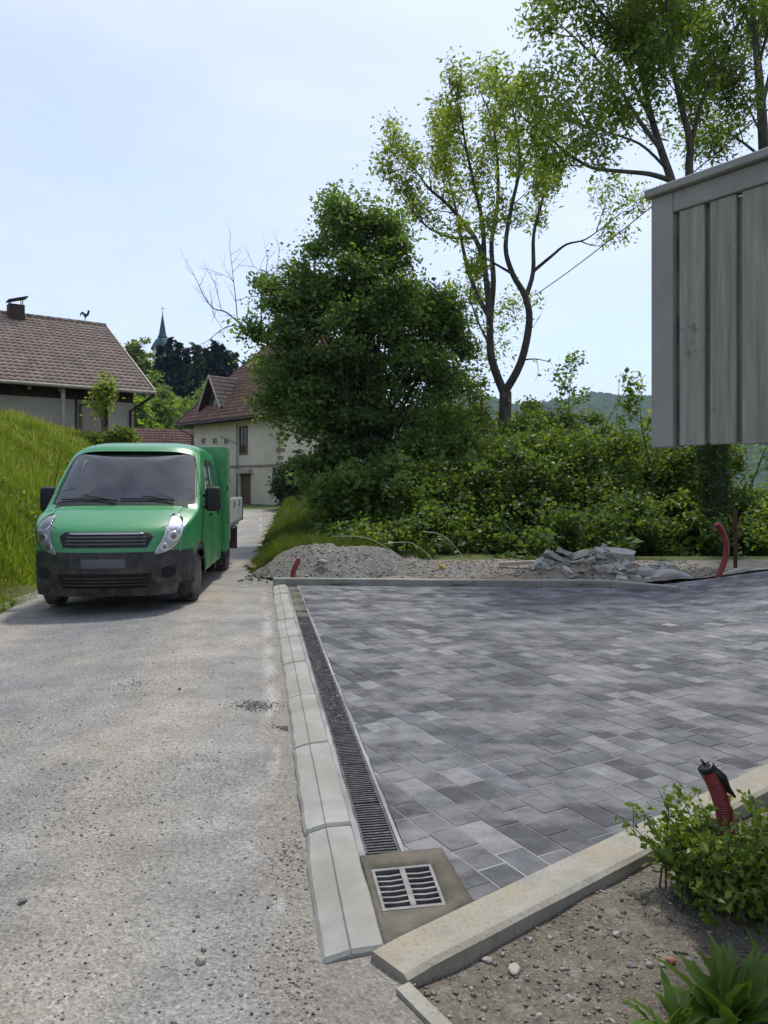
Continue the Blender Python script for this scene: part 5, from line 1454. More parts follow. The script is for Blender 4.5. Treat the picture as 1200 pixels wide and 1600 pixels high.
class Tree:
    def __init__(s, wiggle=0.12):
        s.mb = MB(); s.pts = []; s.wig = wiggle
    def limb(s, P, r0, r1, n=8):
        P = [Vector(p) for p in P]
        # Catmull-Rom refine
        out = []
        for i in range(len(P) - 1):
            a, b, c, d = P[max(i - 1, 0)], P[i], P[i + 1], P[min(i + 2, len(P) - 1)]
            for k in range(4):
                f = k / 4
                out.append(0.5 * ((2 * b) + (c - a) * f + (2 * a - 5 * b + 4 * c - d) * f * f + (3 * b - a - 3 * c + d) * f ** 3))
        out.append(P[-1])
        m = len(out)
        s.mb.tube(out, [r0 + (r1 - r0) * (i / (m - 1)) for i in range(m)], n)
        return out
    def grow(s, p, d, L, r, lev, maxlev, kids=3, up=0.15, ang=(25, 50)):
        n = 4; pts = [p]; q = p.copy(); dd = d.copy()
        for i in range(n):
            dd = (dd + Vector((random.gauss(0, s.wig), random.gauss(0, s.wig), random.gauss(0, s.wig) + up * 0.25))).normalized()
            q = q + dd * L / n; pts.append(q.copy())
        s.mb.tube(pts, [r * (1 - 0.75 * i / n) for i in range(n + 1)], 5 if lev > 1 else 6, caps=False)
        if lev >= maxlev:
            for i in range(1, n + 1): s.pts.append(tuple(pts[i]))
            return
        for k in range(kids):
            t = 0.3 + 0.7 * (k + random.random() * 0.7) / kids
            t = min(t, 1.0); i = min(n - 1, int(t * n)); base = pts[i].lerp(pts[i + 1], t * n - i) if t < 1 else pts[-1]
            ax = dd.cross(Vector((random.gauss(0, 1), random.gauss(0, 1), random.gauss(0, 1)))).normalized()
            nd = (Matrix.Rotation(R(random.uniform(*ang)), 3, ax) @ dd)
            nd = (nd + Vector((0, 0, up))).normalized()
            s.grow(base, nd, L * random.uniform(0.5, 0.72), r * 0.5, lev + 1, maxlev, kids, up, ang)
        s.grow(pts[-1], (dd + Vector((0, 0, up * .5))).normalized(), L * 0.6, r * 0.4, lev + 1, maxlev, kids, up, ang)
    def side_shoots(s, out, r, step, L, maxlev, t0=0.3, kids=3, up=0.25, ang=(30, 60)):
        tot = len(out); acc = 0
        for i in range(1, tot):
            acc += (out[i] - out[i - 1]).length
            if i / tot < t0: acc = 0; continue
            while acc > step:
                acc -= step
                tg = (out[i] - out[i - 1]).normalized()
                ax = tg.cross(Vector((random.gauss(0, 1), random.gauss(0, 1), random.gauss(0, 1)))).normalized()
                nd = (Matrix.Rotation(R(random.uniform(*ang)), 3, ax) @ tg + Vector((0, 0, up))).normalized()
                s.grow(out[i].copy(), nd, L * random.uniform(0.7, 1.2), r, 1, maxlev, kids, up)
        tg = (out[-1] - out[-2]).normalized()
        s.grow(out[-1].copy(), tg, L, r, 1, maxlev, kids, up)
    def leaf_points(s, per, spread, thin=1.0):
        A = np.array(s.pts)
        if thin < 1: A = A[rng.random(len(A)) < thin]
        P = np.repeat(A, per, 0)
        return P + rng.normal(0, spread, P.shape)
    def finish(s, name, loc, label, cat, group, bark, leafmat, per, spread, size, elong=2.0, wid=0.45, droop=0.4, thin=1.0, up=0.5, extra=None):
        root = empty(name, loc, 0, label, cat, group)
        s.mb.build('trunk', bark, root)
        P = s.leaf_points(per, spread, thin)
        if extra is not None: P = np.concatenate([P, extra])
        leaf_cloud('crown', P, size, leafmat, root, elong, up, wid, droop)
        return root, len(P)

def gz(x, y): return float(ground_z(x, y))

# ------------------------------------------------------------------ far mountain and hill woods
M['far_wood'] = rough_mat('far_wood', [(0.3, (0.018, 0.036, 0.016)), (0.55, (0.032, 0.058, 0.022)), (0.75, (0.06, 0.09, 0.03))], 0.09, 5, 0.95, 0.0, big=(0.006, (0.05, 0.085, 0.03), 0.5))
na, nr = 520, 200
A_, R_ = np.meshgrid(np.linspace(R(-16), R(58), na), np.linspace(420, 1900, nr))
t_ = (R_ - 420) / (1400 - 420)
crest = 150 + 46 * (fbm(A_ * 7 + 3, A_ * 0 + 2, 4) - 0.47) * 2 - 60 * sstep(R(0), R(-14), A_)
zz = -48 + (crest + 48) * np.where(t_ < 1, sstep(0, 1, t_) * 0.75 + 0.25 * np.clip(t_, 0, 1), np.maximum(0.5, 1 - 0.25 * (t_ - 1)))
zz = zz + 40 * (fbm(A_ * 22, R_ / 160, 4) - 0.47) * np.clip(t_, 0, 1)
XX, YY = np.sin(A_) * R_, np.cos(A_) * R_
zz = zz + 9 * (vnoise(XX / 7.5, YY / 7.5) - 0.5) + 6 * (vnoise(XX / 3.9 + 9, YY / 3.9) - 0.5)
V_ = np.stack([XX, YY, zz], -1).reshape(-1, 3)
i_, j_ = np.meshgrid(np.arange(na - 1), np.arange(nr - 1)); a_ = (j_ * na + i_).ravel()
tag(np_mesh('mountain', V_, np.stack([a_, a_ + 1, a_ + na + 1, a_ + na], -1), M['far_wood'], smooth=False), kind='structure')

def conifer(px, py, d, H, Rr, mat, label, group='conifers on the hill below the church'):
    tp = at(px, py, d); zb = tp.z - H
    root = empty('conifer_tree', (tp.x, tp.y, zb), 0, label, 'conifer', group)
    mb = MB(); mb.tube([(tp.x, tp.y, zb), (tp.x, tp.y, zb + H * .6), (tp.x, tp.y, tp.z)], [0.30, 0.18, 0.03], 7); mb.build('trunk', M['bark'], root)
    n_wh = 34; pts = []
    for k in range(n_wh):
        h = 0.10 + 0.9 * k / (n_wh - 1)
        rad = 1.25 * Rr * (1 - h) ** 0.75 * random.uniform(0.75, 1.15) + 0.12
        nb = max(7, int(16 * (1 - h * .5)))
        for b in range(nb):
            a = random.uniform(0, 2 * math.pi); rb = rad * random.uniform(0.6, 1.15)
            m = max(5, int(rb * 9))
            t = rng.random(m)
            pts.append(np.stack([tp.x + math.cos(a) * rb * t + rng.normal(0, .12, m), tp.y + math.sin(a) * rb * t + rng.normal(0, .12, m), zb + H * h - rb * t * 0.32 + rng.normal(0, .12, m)], -1))
    leaf_cloud('crown', np.concatenate(pts), 0.52, mat, root, 1.6, 0.2, 0.45, 0.7)
ords = ['first', 'second', 'third', 'fourth', 'fifth', 'sixth', 'seventh', 'eighth', 'ninth', 'tenth', 'eleventh']
cl_ = [(251, 541, 138, 19, 3.0, 'needle'), (265, 529, 132, 22, 3.2, 'needle'), (278, 537, 128, 21, 3.0, 'needle'), (292, 545, 130, 20, 3.1, 'needle'), (308, 540, 126, 21, 3.6, 'needle_green'),
       (322, 546, 130, 19, 3.0, 'needle_green'), (336, 534, 127, 21, 3.4, 'needle'), (346, 540, 131, 20, 3.2, 'needle'), (356, 549, 128, 18, 3.0, 'needle'), (366, 553, 150, 16, 2.4, 'needle_green'), (384, 566, 140, 17, 3.0, 'needle')]
for k, (px, py, d, H, Rr, mt) in enumerate(cl_):
    conifer(px, py, d, H, Rr, M[mt], '%s conifer from the left in the dark row below the church spire' % ords[k])
def round_tree(name, base, H, Rr, mat, label, cat='tree', group=None, n_cl=120, n_leaf=60, size=0.3, r_cl=0.8, low=0.25):
    base = Vector(base)
    root = empty(name, base, 0, label, cat, group)
    c = base + Z * H * (0.5 + low / 2)
    blobs = [(c, (Rr, Rr, H * (0.5 - low / 2)), 2)] + [(c + Vector((random.uniform(-.5, .5) * Rr, random.uniform(-.5, .5) * Rr, random.uniform(-.25, .3) * H)), (Rr * .6, Rr * .6, H * .22), 0.6) for _ in range(4)]
    cc, P = clumps(blobs, n_cl, n_leaf, r_cl)
    mb = MB(); mb.tube([base - Z * .2, base + Z * H * .45, c + Z * H * .2], [0.028 * H, 0.016 * H, 0.004 * H], 7)
    for k in range(0, min(n_cl, 26)):
        s0 = base + Z * H * random.uniform(.2, .6); mb.tube([s0, (s0 + Vector(cc[k])) / 2 + Z * .1, Vector(cc[k])], [0.009 * H, 0.005 * H, 0.002 * H], 5)
    mb.build('trunk', M['bark_grey'], root)
    leaf_cloud('crown', P, size, mat, root)
    return root
for (px, py, d, H, Rr, mt, lab) in ((220, 529, 136, 15, 3.0, 'leaf_light', 'pale round broadleaf tree left of the church spire'),
        (207, 618, 78, 8, 2.6, 'leaf_mid', 'bushy tree just right of the farmhouse gable'), (232, 606, 84, 9, 3.0, 'leaf_thicket', 'green tree below the pale round tree on the hill'),
        (258, 622, 92, 9, 3.4, 'leaf_mid', 'green tree in front of the conifers, above the outbuilding'), (284, 628, 95, 9, 3.0, 'leaf_thicket', 'tree between the conifers and the cream house roof'), (312, 612, 108, 10, 3.4, 'leaf_dark', 'dark tree behind the dormer of the cream house'),
        (243, 586, 112, 11, 3.2, 'leaf_dark', 'dark tree at the foot of the spire among the conifers'), (345, 590, 112, 10, 3.2, 'leaf_dark', 'dark tree behind the hip of the red tiled roof')):
    tp = at(px, py, d)
    round_tree('hill_tree', (tp.x, tp.y, tp.z - H), H, Rr, M[mt], lab, 'tree', 'trees on the hill', 110, 60, 0.34, 0.9, 0.12)

# ------------------------------------------------------------------ dark broadleaf tree in the middle
D = 20.0
base = at(588, 838, D); base.z = gz(base.x, base.y) - 0.1
T = Tree()
root = empty('broadleaf_tree', base, 0, 'dense dark green broadleaf tree in front of the cream house', 'tree')
blobs = []
for px, py, rx, rz, w, dd in ((558, 420, 84, 78, 1.9, 0), (540, 335, 34, 36, .5, 0), (588, 375, 46, 50, .8, .4), (475, 462, 72, 48, 1.1, -.2), (668, 500, 70, 55, 1.3, .6), (450, 515, 65, 70, 1.3, -.4), (560, 530, 120, 100, 3.0, -.3), (690, 540, 55, 80, 1.1, .5),
                              (455, 600, 62, 60, 1.2, -.7), (620, 640, 110, 110, 2.6, 0), (540, 690, 75, 80, 1.4, -.4), (560, 780, 90, 70, 1.5, -.3), (650, 770, 80, 80, 1.3, .2), (500, 620, 50, 40, .7, -.8), (585, 480, 70, 50, 1.0, -.9), (512, 735, 42, 55, .7, -.6), (535, 808, 50, 45, .7, -.8)):
    c = at(px, py, D + dd); blobs.append((c, (rx * D / F, rx * D / F * 0.9, rz * D / F), w))
cc, P = clumps(blobs, 450, 300, 0.40, 0.45)
# the thin leader that sticks out at the top, and loose sprays on the outline
spray = []
for px, py, r, n in ((522, 300, 8, 70), (520, 325, 12, 110), (516, 350, 14, 110), (507, 372, 10, 70), (548, 318, 20, 150), (575, 318, 14, 80), (400, 480, 12, 90), (408, 640, 14, 90), (447, 672, 9, 70), (437, 690, 6, 40), (500, 385, 12, 90), (740, 500, 10, 90), (735, 580, 12, 90), (398, 560, 14, 120)):
    c = at(px, py, D); spray.append(np.array(tuple(c)) + rng.normal(0, r * D / F, (n, 3)))
P = np.concatenate([P] + spray)
leaf_cloud('crown', P, 0.064, M['leaf_dark'], root, 1.6, 0.7, 0.55)
mb = T.mb
trunk = T.limb([base, at(585, 760, D), at(590, 690, D), at(580, 600, D), at(570, 500, D), at(560, 420, D), at(530, 340, D), at(522, 285, D)], 0.20, 0.015, 9)
for k in range(0, 150):
    c = Vector(cc[k]); q = trunk[min(len(trunk) - 6, max(3, int(len(trunk) * random.uniform(.1, .75))))]
    mid = q.lerp(c, 0.5) + Vector((random.uniform(-.2, .2), random.uniform(-.2, .2), random.uniform(-.1, .35)))
    mb.tube([q, mid, c], [0.045, 0.025, 0.008], 5, caps=False)
mb.build('trunk', M['bark'], root)

# bare grey crown showing at its left shoulder
T = Tree(0.10); Dn = 22.5
b2 = at(540, 838, Dn); b2.z = gz(b2.x, b2.y)
stem = T.limb([b2, at(530, 740, Dn), at(505, 640, Dn), at(455, 565, Dn), at(405, 528, Dn), at(383, 513, Dn)], 0.10, 0.04, 7)
for L_, r0 in (([(383, 513), (371, 502), (352, 487), (334, 482), (320, 465), (309, 441), (299, 422)], 0.030), ([(383, 513), (362, 509), (345, 516), (328, 530), (318, 536)], 0.022), ([(371, 502), (369, 475), (365, 440), (362, 412), (359, 388)], 0.018),
                ([(410, 532), (408, 470), (413, 440), (417, 415), (418, 405)], 0.020), ([(413, 440), (402, 420), (391, 416)], 0.010), ([(436, 560), (433, 440), (436, 395)], 0.014), ([(365, 440), (355, 432), (345, 428)], 0.008), ([(368, 470), (385, 465), (395, 463)], 0.010), ([(346, 484), (340, 460), (335, 442)], 0.010), ([(347, 512), (334, 492), (330, 478)], 0.008)):
    out = T.limb([at(x, y, Dn + random.uniform(-.15, .15)) for x, y in L_], r0, 0.006, 5)
    T.side_shoots(out, 0.008, 0.30, 0.55, 2, 0.15, 2, 0.1, (25, 60))
root = empty('bare_tree', b2, 0, 'leafless grey tree whose bare twigs stick out left of the dark tree', 'tree')
T.mb.build('trunk', M['dead_twig'], root)

# ------------------------------------------------------------------ tall ash with open crown
D = 25.0
T = Tree(0.10)
base = at(792, 775, D); base.z = gz(base.x, base.y) - 0.2
T.limb([base, at(793, 760, D), at(789, 690, D), at(790, 612, D)], 0.24, 0.20, 12)
def px_limb(pts, r0, r1, d0=0.0, d1=0.0):
    n = len(pts)
    return T.limb([at(x, y, D + d0 + (d1 - d0) * i / (n - 1)) for i, (x, y) in enumerate(pts)], r0, r1, 8)
limbs = [
    ([(789, 618), (768, 560), (765, 500), (758, 425), (742, 372), (702, 322), (668, 292), (645, 258)], .15, .02, 0, -1.0, .52),
    ([(765, 505), (771, 440), (768, 380), (778, 310), (776, 235), (768, 185), (755, 155)], .11, .02, 0, 1.2, .45),
    ([(764, 495), (742, 452), (726, 400), (714, 335), (698, 270), (688, 225)], .09, .02, 0, 1.5, .45),
    ([(757, 420), (754, 350), (740, 285), (727, 225), (722, 185)], .09, .02, 0, -1.8, .35),
    ([(788, 614), (814, 566), (827, 502), (820, 462), (801, 428), (790, 385), (800, 320), (812, 262), (808, 205), (800, 170)], .14, .02, 0, -1.2, .5),
    ([(821, 465), (833, 425), (834, 365), (848, 310), (850, 260)], .09, .02, -.3, 1.0, .4),
    ([(832, 425), (862, 400), (885, 382), (915, 374), (945, 352)], .06, .012, 0, -.8, .45),
    ([(801, 428), (770, 410), (745, 395)], .05, .015, -.6, -2.0, .3),
    ([(742, 372), (700, 370), (662, 350), (636, 318)], .06, .012, -.3, -1.5, .3),
    ([(815, 560), (805, 580), (798, 600)], .03, .02, 0, 0, 2), ([(768, 545), (748, 505), (735, 470)], .05, .02, 0, 1.2, .4)]
for pts, r0, r1, d0, d1, t0 in limbs:
    out = px_limb(pts, r0, r1, d0, d1)
    if t0 < 1: T.side_shoots(out, 0.022, 0.55, 0.88, 3, t0, 2, 0.2, (25, 55))
px_limb([(821, 562), (838, 561), (862, 566)], .03, .008, 0, -.5); px_limb([(838, 561), (841, 580), (836, 596)], .012, .004)
px_limb([(826, 520), (840, 500), (850, 480)], .012, .004)
extra = []
for x, y, r, n in ((790, 500, 18, 240), (800, 475, 14, 200), (770, 545, 16, 220), (745, 560, 22, 300), (835, 470, 9, 90), (722, 520, 26, 300)):
    extra.append(np.array(tuple(at(x, y, D + .8))) + rng.normal(0, r * D / F, (n, 3)))
T.finish('ash_tree', base, 'tall slender tree with forked trunk and open pale green crown', 'tree', None, M['bark_grey'], M['leaf_ash'], 13, 0.17, 0.070, 2.1, 0.42, 0.5, 0.72, extra=np.concatenate(extra))

# ------------------------------------------------------------------ ivy-clad tree behind the balcony, and its neighbour
D = 16.6
T = Tree(0.11)
base = at(1122, 888, D - .3); base.z = gz(base.x, base.y) - 0.2
T.limb([base, at(1121, 800, D), at(1118, 700, D), at(1112, 620, D)], 0.24, 0.22, 12)
limbs = [
    ([(1114, 640), (1092, 480), (1066, 350), (1050, 285), (1030, 225), (1012, 160), (1000, 90), (985, 10), (975, -80)], .13, .025, 0, .6, .42),
    ([(1048, 282), (1015, 272), (975, 268), (925, 262), (888, 240), (858, 215), (838, 202)], .06, .012, 0, -.8, .3),
    ([(1034, 235), (1000, 190), (955, 118), (912, 72), (885, 48)], .06, .015, 0, 1.0, .3),
    ([(1112, 640), (1086, 430), (1077, 275), (1078, 222), (1062, 155), (1048, 75), (1040, -20)], .12, .03, .4, -.2, .45),
    ([(1079, 225), (1102, 145), (1135, 85), (1160, 25)], .06, .015, .2, -1.0, .25),
    ([(1020, 190), (985, 120), (970, 40), (960, -50)], .05, .015, .2, 1.6, .25),
    ([(1040, 262), (1000, 225), (945, 206), (912, 195)], .035, .01, .2, -1.4, .3),
    ([(1060, 150), (1092, 80), (1100, 0), (1105, -60)], .05, .015, .2, 1.2, .2),
    ([(1000, 90), (940, 20), (905, -30), (880, -55)], .04, .01, .4, -.6, .2)]
for pts, r0, r1, d0, d1, t0 in limbs:
    out = px_limb(pts, r0, r1, d0, d1)
    T.side_shoots(out, 0.018, 0.48, 0.78, 3, t0, 2, 0.18, (25, 60))
root, n_ = T.finish('ivy_tree', base, 'big tree with ivy covered trunk rising behind the grey balcony', 'tree', None, M['bark_grey'], M['leaf_mid'], 17, 0.18, 0.060, 2.1, 0.42, 0.5, 0.86)
N = 9500
h = rng.random(N); zt = EYE + (HY - 600) / F * D
ang = rng.uniform(0, 2 * math.pi, N); rr = 0.25 + rng.random(N) * 0.08 + 0.05 * np.sin(ang * 3 + h * 9)
cx_ = base.x + (at(1112, 620, D).x - base.x) * h; cy_ = base.y + (D - base.y) * h
leaf_cloud('ivy', np.stack([cx_ + np.cos(ang) * rr, cy_ + np.sin(ang) * rr, base.z + (zt - base.z) * h], -1), 0.045, M['leaf_ivy'], root, 1.3, 0.2, 0.6, 0.3)
D = 18.6
T = Tree(0.11)
base = at(1228, 900, D); base.z = gz(base.x, base.y) - 0.2
T.limb([base, at(1215, 600, D), at(1198, 320, D), at(1190, 170, D), at(1180, 60, D), at(1168, -60, D)], 0.20, 0.05, 10)
for pts, r0, r1, d0, d1, t0 in (([(1190, 170), (1215, 60), (1230, -40)], .06, .02, 0, 1, .1), ([(1192, 215), (1160, 150), (1140, 120)], .03, .01, 0, -1, .2), ([(1195, 250), (1150, 215), (1120, 205)], .04, .01, 0, -.6, .2), ([(1180, 60), (1150, -10), (1130, -60)], .05, .015, 0, .8, .1), ([(1197, 300), (1160, 265), (1125, 255)], .03, .01, 0, .8, .2), ([(1185, 100), (1205, 30), (1215, -30)], .05, .01, 0, -1, .2)):
    out = px_limb(pts, r0, r1, d0, d1); T.side_shoots(out, 0.016, 0.5, 0.85, 3, t0, 2, 0.18, (25, 60))
T.finish('tall_tree', base, 'second leafy tree at the upper right corner, cut off by the picture edge', 'tree', None, M['bark_grey'], M['leaf_mid'], 22, 0.21, 0.056, 2.0, 0.42, 0.5, 0.85)

# ------------------------------------------------------------------ thicket on the falling slope
def shrub_blob(px, top, d, rx, ry=None):
    c = at(px, top, d); g = gz(c.x, c.y)
    hz = max(0.5, (c.z - g) / 2)
    return (Vector((c.x, c.y, c.z - hz * 0.98)), (rx, ry or rx, hz), rx * rx * hz)
blobs = []
for px, top, d, rx in ((520, 815, 17.5, .8), (545, 800, 16.6, .9), (570, 812, 15.4, .9), (600, 812, 15.3, .9), (560, 800, 16.4, 1.1), (610, 770, 17, 1.2), (655, 800, 15.7, 1.0), (690, 785, 16.3, 1.1), (735, 800, 15.6, .9), (770, 775, 16.6, 1.1), (815, 800, 15.7, 1.0), (850, 790, 16.2, 1.0), (890, 785, 15.8, 1.0), (930, 800, 15.6, 1.0), (965, 770, 16.4, 1.1), (1010, 790, 15.7, 1.0), (1050, 780, 16.0, 1.0), (1090, 790, 15.8, .9), (1150, 800, 15.8, .9), (1195, 790, 16, 1.0), (1240, 800, 16, 1.0)):
    blobs.append(shrub_blob(px + random.uniform(-12, 12), top + random.uniform(-32, 26), d, rx * random.uniform(.7, 1.2)))
for px in range(560, 1280, 34):
    if px < 1120 or px > 1145: blobs.append(shrub_blob(px + random.uniform(-14, 14), 742 + random.uniform(-48, 28) + (25 if px > 1130 else 0), 17.2 + random.uniform(-.5, .5), random.uniform(.6, 1.0)))
for px, top, d, rx in ((640, 690, 18.5, 1.2), (690, 675, 18.8, 1.3), (735, 690, 18, 1.1), (785, 715, 18.2, 1.0), (830, 675, 18.6, 1.2), (875, 690, 18.3, 1.1), (920, 685, 18.6, 1.2), (965, 700, 18.2, 1.1), (1010, 690, 18.5, 1.1), (1060, 695, 18, 1.0), (1100, 690, 18.4, 1.1), (850, 655, 20, 1.0), (905, 660, 20, 1.0), (985, 668, 20, 1.0), (700, 640, 20, 1.1), (1165, 775, 18.4, .9), (1205, 775, 18.6, 1.0), (1250, 760, 18.6, 1.1)):
    blobs.append(shrub_blob(px + random.uniform(-12, 12), top + random.uniform(-32, 26), d, rx * random.uniform(.7, 1.2)))
blobs = [b for b in blobs if not (b[0].y < 17.2 and 0.395 < b[0].x / b[0].y < 0.485)]
cc, P = clumps(blobs, 1000, 160, 0.34, 0.5)
leaf_cloud('undergrowth', P, 0.058, M['leaf_thicket'], None, 1.6, 0.7, 0.55, kind='stuff')
cl2, P = clumps(random.sample(blobs, 26), 360, 130, 0.30, 0.75)
leaf_cloud('pale_undergrowth', P, 0.055, M['leaf_light'], None, 1.6, 0.9, 0.55, kind='stuff')
cl2, P = clumps(random.sample(blobs, 20), 220, 90, 0.34, 0.6)
leaf_cloud('dark_undergrowth', P, 0.085, M['leaf_dark'], None, 1.5, 0.9, 0.6, kind='stuff')
mb = MB()
for k in range(260):
    c = Vector(cc[k]); g = Vector((c.x + random.uniform(-.4, .4), c.y + random.uniform(-.2, .5), gz(c.x, c.y) - .1))
    mb.tube([g, g.lerp(c, .5) + Vector((random.uniform(-.15, .15), 0, 0)), c], [0.018, 0.012, 0.004], 4, caps=False)
mb.build('undergrowth_stems', M['bark'])['kind'] = 'stuff'
for px, top, d, rx, mt, lab in ((690, 640, 22, 1.5, 'leaf_thicket', 'mid green bushy tree right behind the dark broadleaf tree'), (742, 612, 25.5, 1.6, 'leaf_light', 'pale green bushy tree just left of the forked trunk'), (838, 622, 27.5, 1.8, 'leaf_light', 'yellow green bushy tree just right of the forked trunk'), (870, 668, 22, 1.2, 'leaf_thicket', 'young tree below the sapling that stands against the hazy hill'),
        (930, 690, 22, 1.3, 'leaf_thicket', 'rounded shrub at the right below the hazy hill'), (1060, 690, 21, 1.3, 'leaf_thicket', 'shrub behind the lower left corner of the balcony')):
    b = shrub_blob(px, top, d, rx); H = b[1][2] * 2
    round_tree('young_tree', (b[0].x, b[0].y, b[0].z - b[1][2]), H, rx, M[mt], lab, 'tree', 'young trees above the thicket', 110, 110, 0.085, 0.42, 0.2)
# slim saplings that break the skyline
for k, (pts, d, n, mt, lab) in enumerate((
        ([(880, 760), (884, 690), (888, 640), (892, 595)], 21, 5, 'leaf_mid', 'slender sapling poking above the hedge against the hazy hill'),
        ([(1020, 760), (1012, 710), (1003, 670), (1000, 635)], 17.5, 6, 'leaf_mid', 'dark leafy sapling beside the lower left corner of the balcony'),
        ([(958, 730), (962, 680), (968, 590)], 20, 0, None, 'thin leafless upright stem in front of the hazy hill'),
        ([(930, 740), (945, 670), (975, 615), (1010, 585)], 20.4, 0, None, 'thin leaning leafless stem in front of the hazy hill'),
        ([(1172, 775), (1185, 730), (1200, 690), (1212, 660)], 18.5, 3, 'leaf_light', 'thin leaning sapling under the balcony at the right edge'),
        ([(1000, 545), (1010, 535), (1035, 520), (1050, 500)], 15.5, 0, None, None))):
    if lab is None: continue
    T = Tree(0.12); w = [at(x, y, d) for x, y in pts]
    g = Vector((w[0].x, w[0].y, gz(w[0].x, w[0].y) - .1))
    out = T.limb([g] + w, 0.035 if n else 0.028, 0.006, 6)
    if n:
        T.side_shoots(out, 0.010, 0.30, 0.55, 2, 0.35, 3, 0.15, (35, 65))
        T.finish('sapling', g, lab, 'sapling', None, M['bark_grey'], M[mt], n, 0.10, 0.07, 1.7, 0.5, 0.2)
    else:
        root = empty('bare_sapling', g, 0, lab, 'sapling'); T.mb.build('stem', M['dead_twig'], root)

# saplings and shrubs by the farmhouse, clipped hedge by the cream house
for px, py0, py1, d, rx, lab, low in ((165, 592, 700, 26.5, .42, 'small leafy tree in front of the farmhouse wall', .35), (190, 668, 705, 25, .5, 'low yellow green shrub below the farmhouse downpipe', .0), (140, 674, 705, 25.5, .45, 'low shrub beside the farmhouse door', .0)):
    b = at(px, py1, d); H = (py1 - py0) / F * d
    round_tree('garden_shrub' if low == 0 else 'garden_tree', (b.x, b.y, b.z), H, rx, M['leaf_light' if low == 0 else 'leaf_ash'], lab, 'shrub' if low == 0 else 'tree', None, 30, 40, 0.075, 0.24, low)
mb = MB(); c = at(168, 700, 26.4); mb.tube([c, c + Z * 1.9], 0.03, 6); tag(mb.build('tree_stake', M['wood_dark']), 'thin dark stake beside the small tree at the farmhouse', 'stake')
for px, top, bot, d, rx in ((450, 735, 792, 41, .75), (462, 715, 792, 40, .9), (478, 700, 792, 39, 1.1)):
    b = at(px, bot, d); H = (bot - top) / F * d
    lab = {450: 'lowest dark conifer bush against the cream house corner', 462: 'middle dark conifer bush beside the cream house', 478: 'tallest dark conifer bush beside the cream house, next to the broadleaf tree'}[px]
    round_tree('conifer_bush', (b.x, b.y, b.z), H, rx, M['needle_green'], lab, 'bush', 'dark bushes beside the cream house', 70, 70, 0.12, 0.35, 0.0)

# ------------------------------------------------------------------ grass
def blades(name, X, Y, Zg, hgt, wid, mat, lean=0.35, kind='stuff'):
    N = len(X)
    a = rng.uniform(0, 2 * math.pi, N); b = rng.uniform(0, 2 * math.pi, N); l = np.abs(rng.normal(0, lean, N)) * hgt
    wx, wy = np.cos(a) * wid / 2, np.sin(a) * wid / 2
    base = np.stack([X, Y, Zg - 0.03], -1)
    tip = base + np.stack([np.cos(b) * l, np.sin(b) * l, hgt], -1)
    mid = base + np.stack([np.cos(b) * l * .3, np.sin(b) * l * .3, hgt * .6], -1)
    wv = np.stack([wx, wy, np.zeros(N)], -1)
    V = np.stack([base - wv, base + wv, mid + wv * .8, tip, mid - wv * .8], 1).reshape(-1, 3)
    i = np.arange(N) * 5
    Fq = np.stack([i, i + 1, i + 2, i + 4], -1); Ft = np.stack([i + 4, i + 2, i + 3, i + 3], -1)
    # triangles as quads would be degenerate: build separately
    me = bpy.data.meshes.new(name)
    me.vertices.add(len(V)); me.vertices.foreach_set('co', V.astype(np.float32).ravel())
    lt = np.concatenate([np.full(N, 4), np.full(N, 3)]).astype(np.int32)
    lv = np.concatenate([Fq.ravel(), Ft[:, :3].ravel()]).astype(np.int32)
    me.loops.add(len(lv)); me.loops.foreach_set('vertex_index', lv)
    me.polygons.add(2 * N); me.polygons.foreach_set('loop_start', np.concatenate([[0], np.cumsum(lt)[:-1]]).astype(np.int32)); me.polygons.foreach_set('loop_total', lt)
    me.update(calc_edges=True); me.validate()
    return tag(link_mesh(name, me, mat), kind=kind)
N = 560000
Y = 8.5 + 26 * rng.random(N) ** 1.5
S = 9.5 * rng.random(N) ** 1.15 - 0.25
X = road_left(Y) - S
keep = (X / Y > -0.545) & (X / Y < -0.30)
X, Y, S = X[keep], Y[keep], S[keep]
hg = 0.62 * (0.12 + 0.40 * fbm(X * 1.1, Y * 1.1, 3) ** 1.3 * 1.6 * rng.uniform(.4, 1.6, len(X))) * np.clip(0.35 + S, 0.3, 1)
blades('bank_grass', X, Y, ground_z(X, Y), hg, 0.004 + 0.0008 * Y, M['grass'])
Xg, Yg, Sg, Hg = X, Y, S, hg
N = 120000
Yo = 3.0 + 30 * rng.random(N) ** 1.1; So = 11 * rng.random(N) ** 1.1 - 0.25; Xo = road_left(Yo) - So
ko = (Xo / Yo <= -0.545) & (Xo / Yo > -1.6)
Xo, Yo, So = Xo[ko], Yo[ko], So[ko]
ho = 0.62 * (0.12 + 0.40 * fbm(Xo * 1.1, Yo * 1.1, 3) ** 1.3 * 1.6 * rng.uniform(.4, 1.6, len(Xo))) * np.clip(0.35 + So, 0.3, 1)
blades('bank_grass', Xo, Yo, ground_z(Xo, Yo), ho, 0.012 + 0.0012 * Yo, M['grass'])
k = rng.choice(len(X), 9000); blades('grass_seed_stems', X[k], Y[k], ground_z(X[k], Y[k]), hg[k] * rng.uniform(1.2, 1.9, len(k)), 0.004 + 0.0009 * Y[k], M['seed_head'], .3)
k = rng.choice(len(X), 5200)
m_ = (vnoise(X[k] * 1.3, Y[k] * 1.3) > 0.68)
fl = np.stack([X[k], Y[k], ground_z(X[k], Y[k]) + hg[k] * 0.95], -1)[m_]
leaf_cloud('buttercups', fl, 0.026, M['flower'], None, 1.2, 1.5, 0.7, kind='stuff')
N = 90000
Y = 12.9 + 26 * rng.random(N) ** 1.6
X = road_right(Y) + 2.5 * rng.random(N) - 0.05
